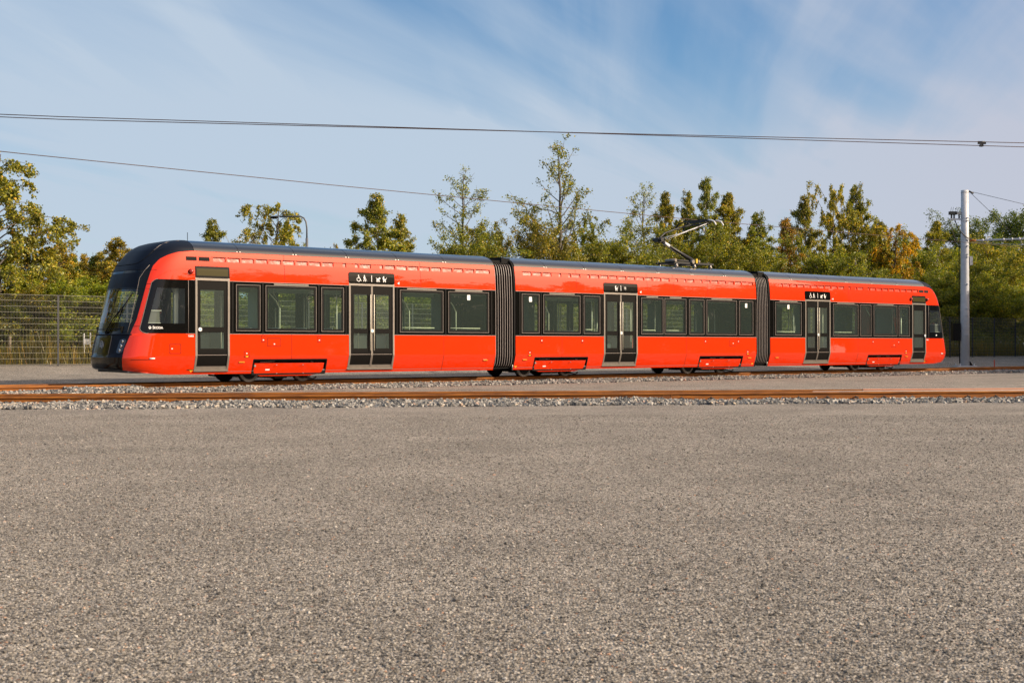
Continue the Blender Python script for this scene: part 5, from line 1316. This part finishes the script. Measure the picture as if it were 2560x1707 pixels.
def grass(name,n,label,color):
    s=rng.uniform(-22,70,n); p=46.3+1.9*rng.random(n)**1.3; h=rng.uniform(.35,1.25,n)*(0.65+.5*np.sin(s*1.3)**2)
    X=(s+so)*CU-p*SU; Y=(s+so)*SU+p*CU; Z=.052*(p-36)
    b=np.stack([X,Y,Z],1); t=b+np.stack([rng.normal(0,.13,n)*h,rng.normal(0,.13,n)*h,h],1); m=(b+t)/2+rng.normal(0,.03,(n,3))
    w=np.stack([np.cos(q:=rng.uniform(0,3.14,n)),np.sin(q),0*q],1)*.012
    V=np.stack([b-w,b+w,m+w*.8,m-w*.8,t],1).reshape(-1,3); i=np.arange(n)[:,None]*5
    F=np.concatenate([i+np.array([[0,1,2]]),i+np.array([[0,2,3]]),i+np.array([[3,2,4]])],1).reshape(-1,3)
    me=np_mesh(name,V,F,M_LEAF); o=bpy.data.objects.new(name,me); COL.objects.link(o); o.color=color; tag(o,label,'grass',kind='stuff')
grass('tall_grass',26000,'tall dry golden grass along the foot of the fence',(.80*TINTK,.62*TINTK,.38*TINTK,1))
# wood behind the camera side (outside the photo): it is what the glossy side of the tram mirrors
for i in range(22):
    t=i/21; X=33+25*t+rt_.uniform(-1,1); Y=-4+54*t+rt_.uniform(-1,1); (tm,cm_),H0,R0=TPL['bush'][i%4]
    e=empty('roadside_bush',(X,Y,0),rt_.uniform(0,6)); tag(e,'one of a row of low bushes out of view behind the photographer','bush','bushes behind the photographer')
    for me,n_ in ((tm,'trunk'),(cm_,'crown')):
        o=bpy.data.objects.new(n_,me); COL.objects.link(o); o.parent=e; o.scale=(.95,.95,4.2/H0)
        if n_=='crown': o.color=(TINTK,TINTK,.7*TINTK,1)
for i in range(9):       # the tree belt goes on outside the left edge of the photo (mirrored in the dark nose)
    s_=so-8-2.6*i; p_=49.5+(i%3)*2.2; q=up(s_,p_); kd=('weep','bush','birch')[i%3]; (tm,cm_),H0,R0=TPL[kd][i%2]
    e=empty('roadside_tree',(q[0],q[1],q[2]-.05),rt_.uniform(0,6)); tag(e,'one of the belt of trees out of view beyond the left edge','tree','trees beyond the left edge')
    for me,n_ in ((tm,'trunk'),(cm_,'crown')):
        o=bpy.data.objects.new(n_,me); COL.objects.link(o); o.parent=e; o.scale=(1.2,1.2,8.5/H0)
        if n_=='crown': o.color=(TINTK,TINTK,.7*TINTK,1)
k=0
for i in range(29):
    t=min(1,i/25); X=36+26*t+rt_.uniform(-1.5,1.5)+(i%2)*4; Y=-6+58*t+rt_.uniform(-1.5,1.5)
    if i>25: X,Y=((46,50.5),(50,52.3),(54,51.0))[i-26]
    kd=('bush','birch','dense','weep')[i%4]; (tm,cm_),H0,R0=TPL[kd][i%len(TPL[kd])]
    Hh=rt_.uniform(10.5,14.5); e=empty('roadside_tree',(X,Y,0),rt_.uniform(0,6)); tag(e,'one of a row of trees out of view behind the photographer','tree','trees behind the photographer')
    for me,n_ in ((tm,'trunk'),(cm_,'crown')):
        o=bpy.data.objects.new(n_,me); COL.objects.link(o); o.parent=e; o.scale=(1.5,1.5,Hh/H0)
        if n_=='crown': o.color=(TINTK,TINTK,.7*TINTK,1)
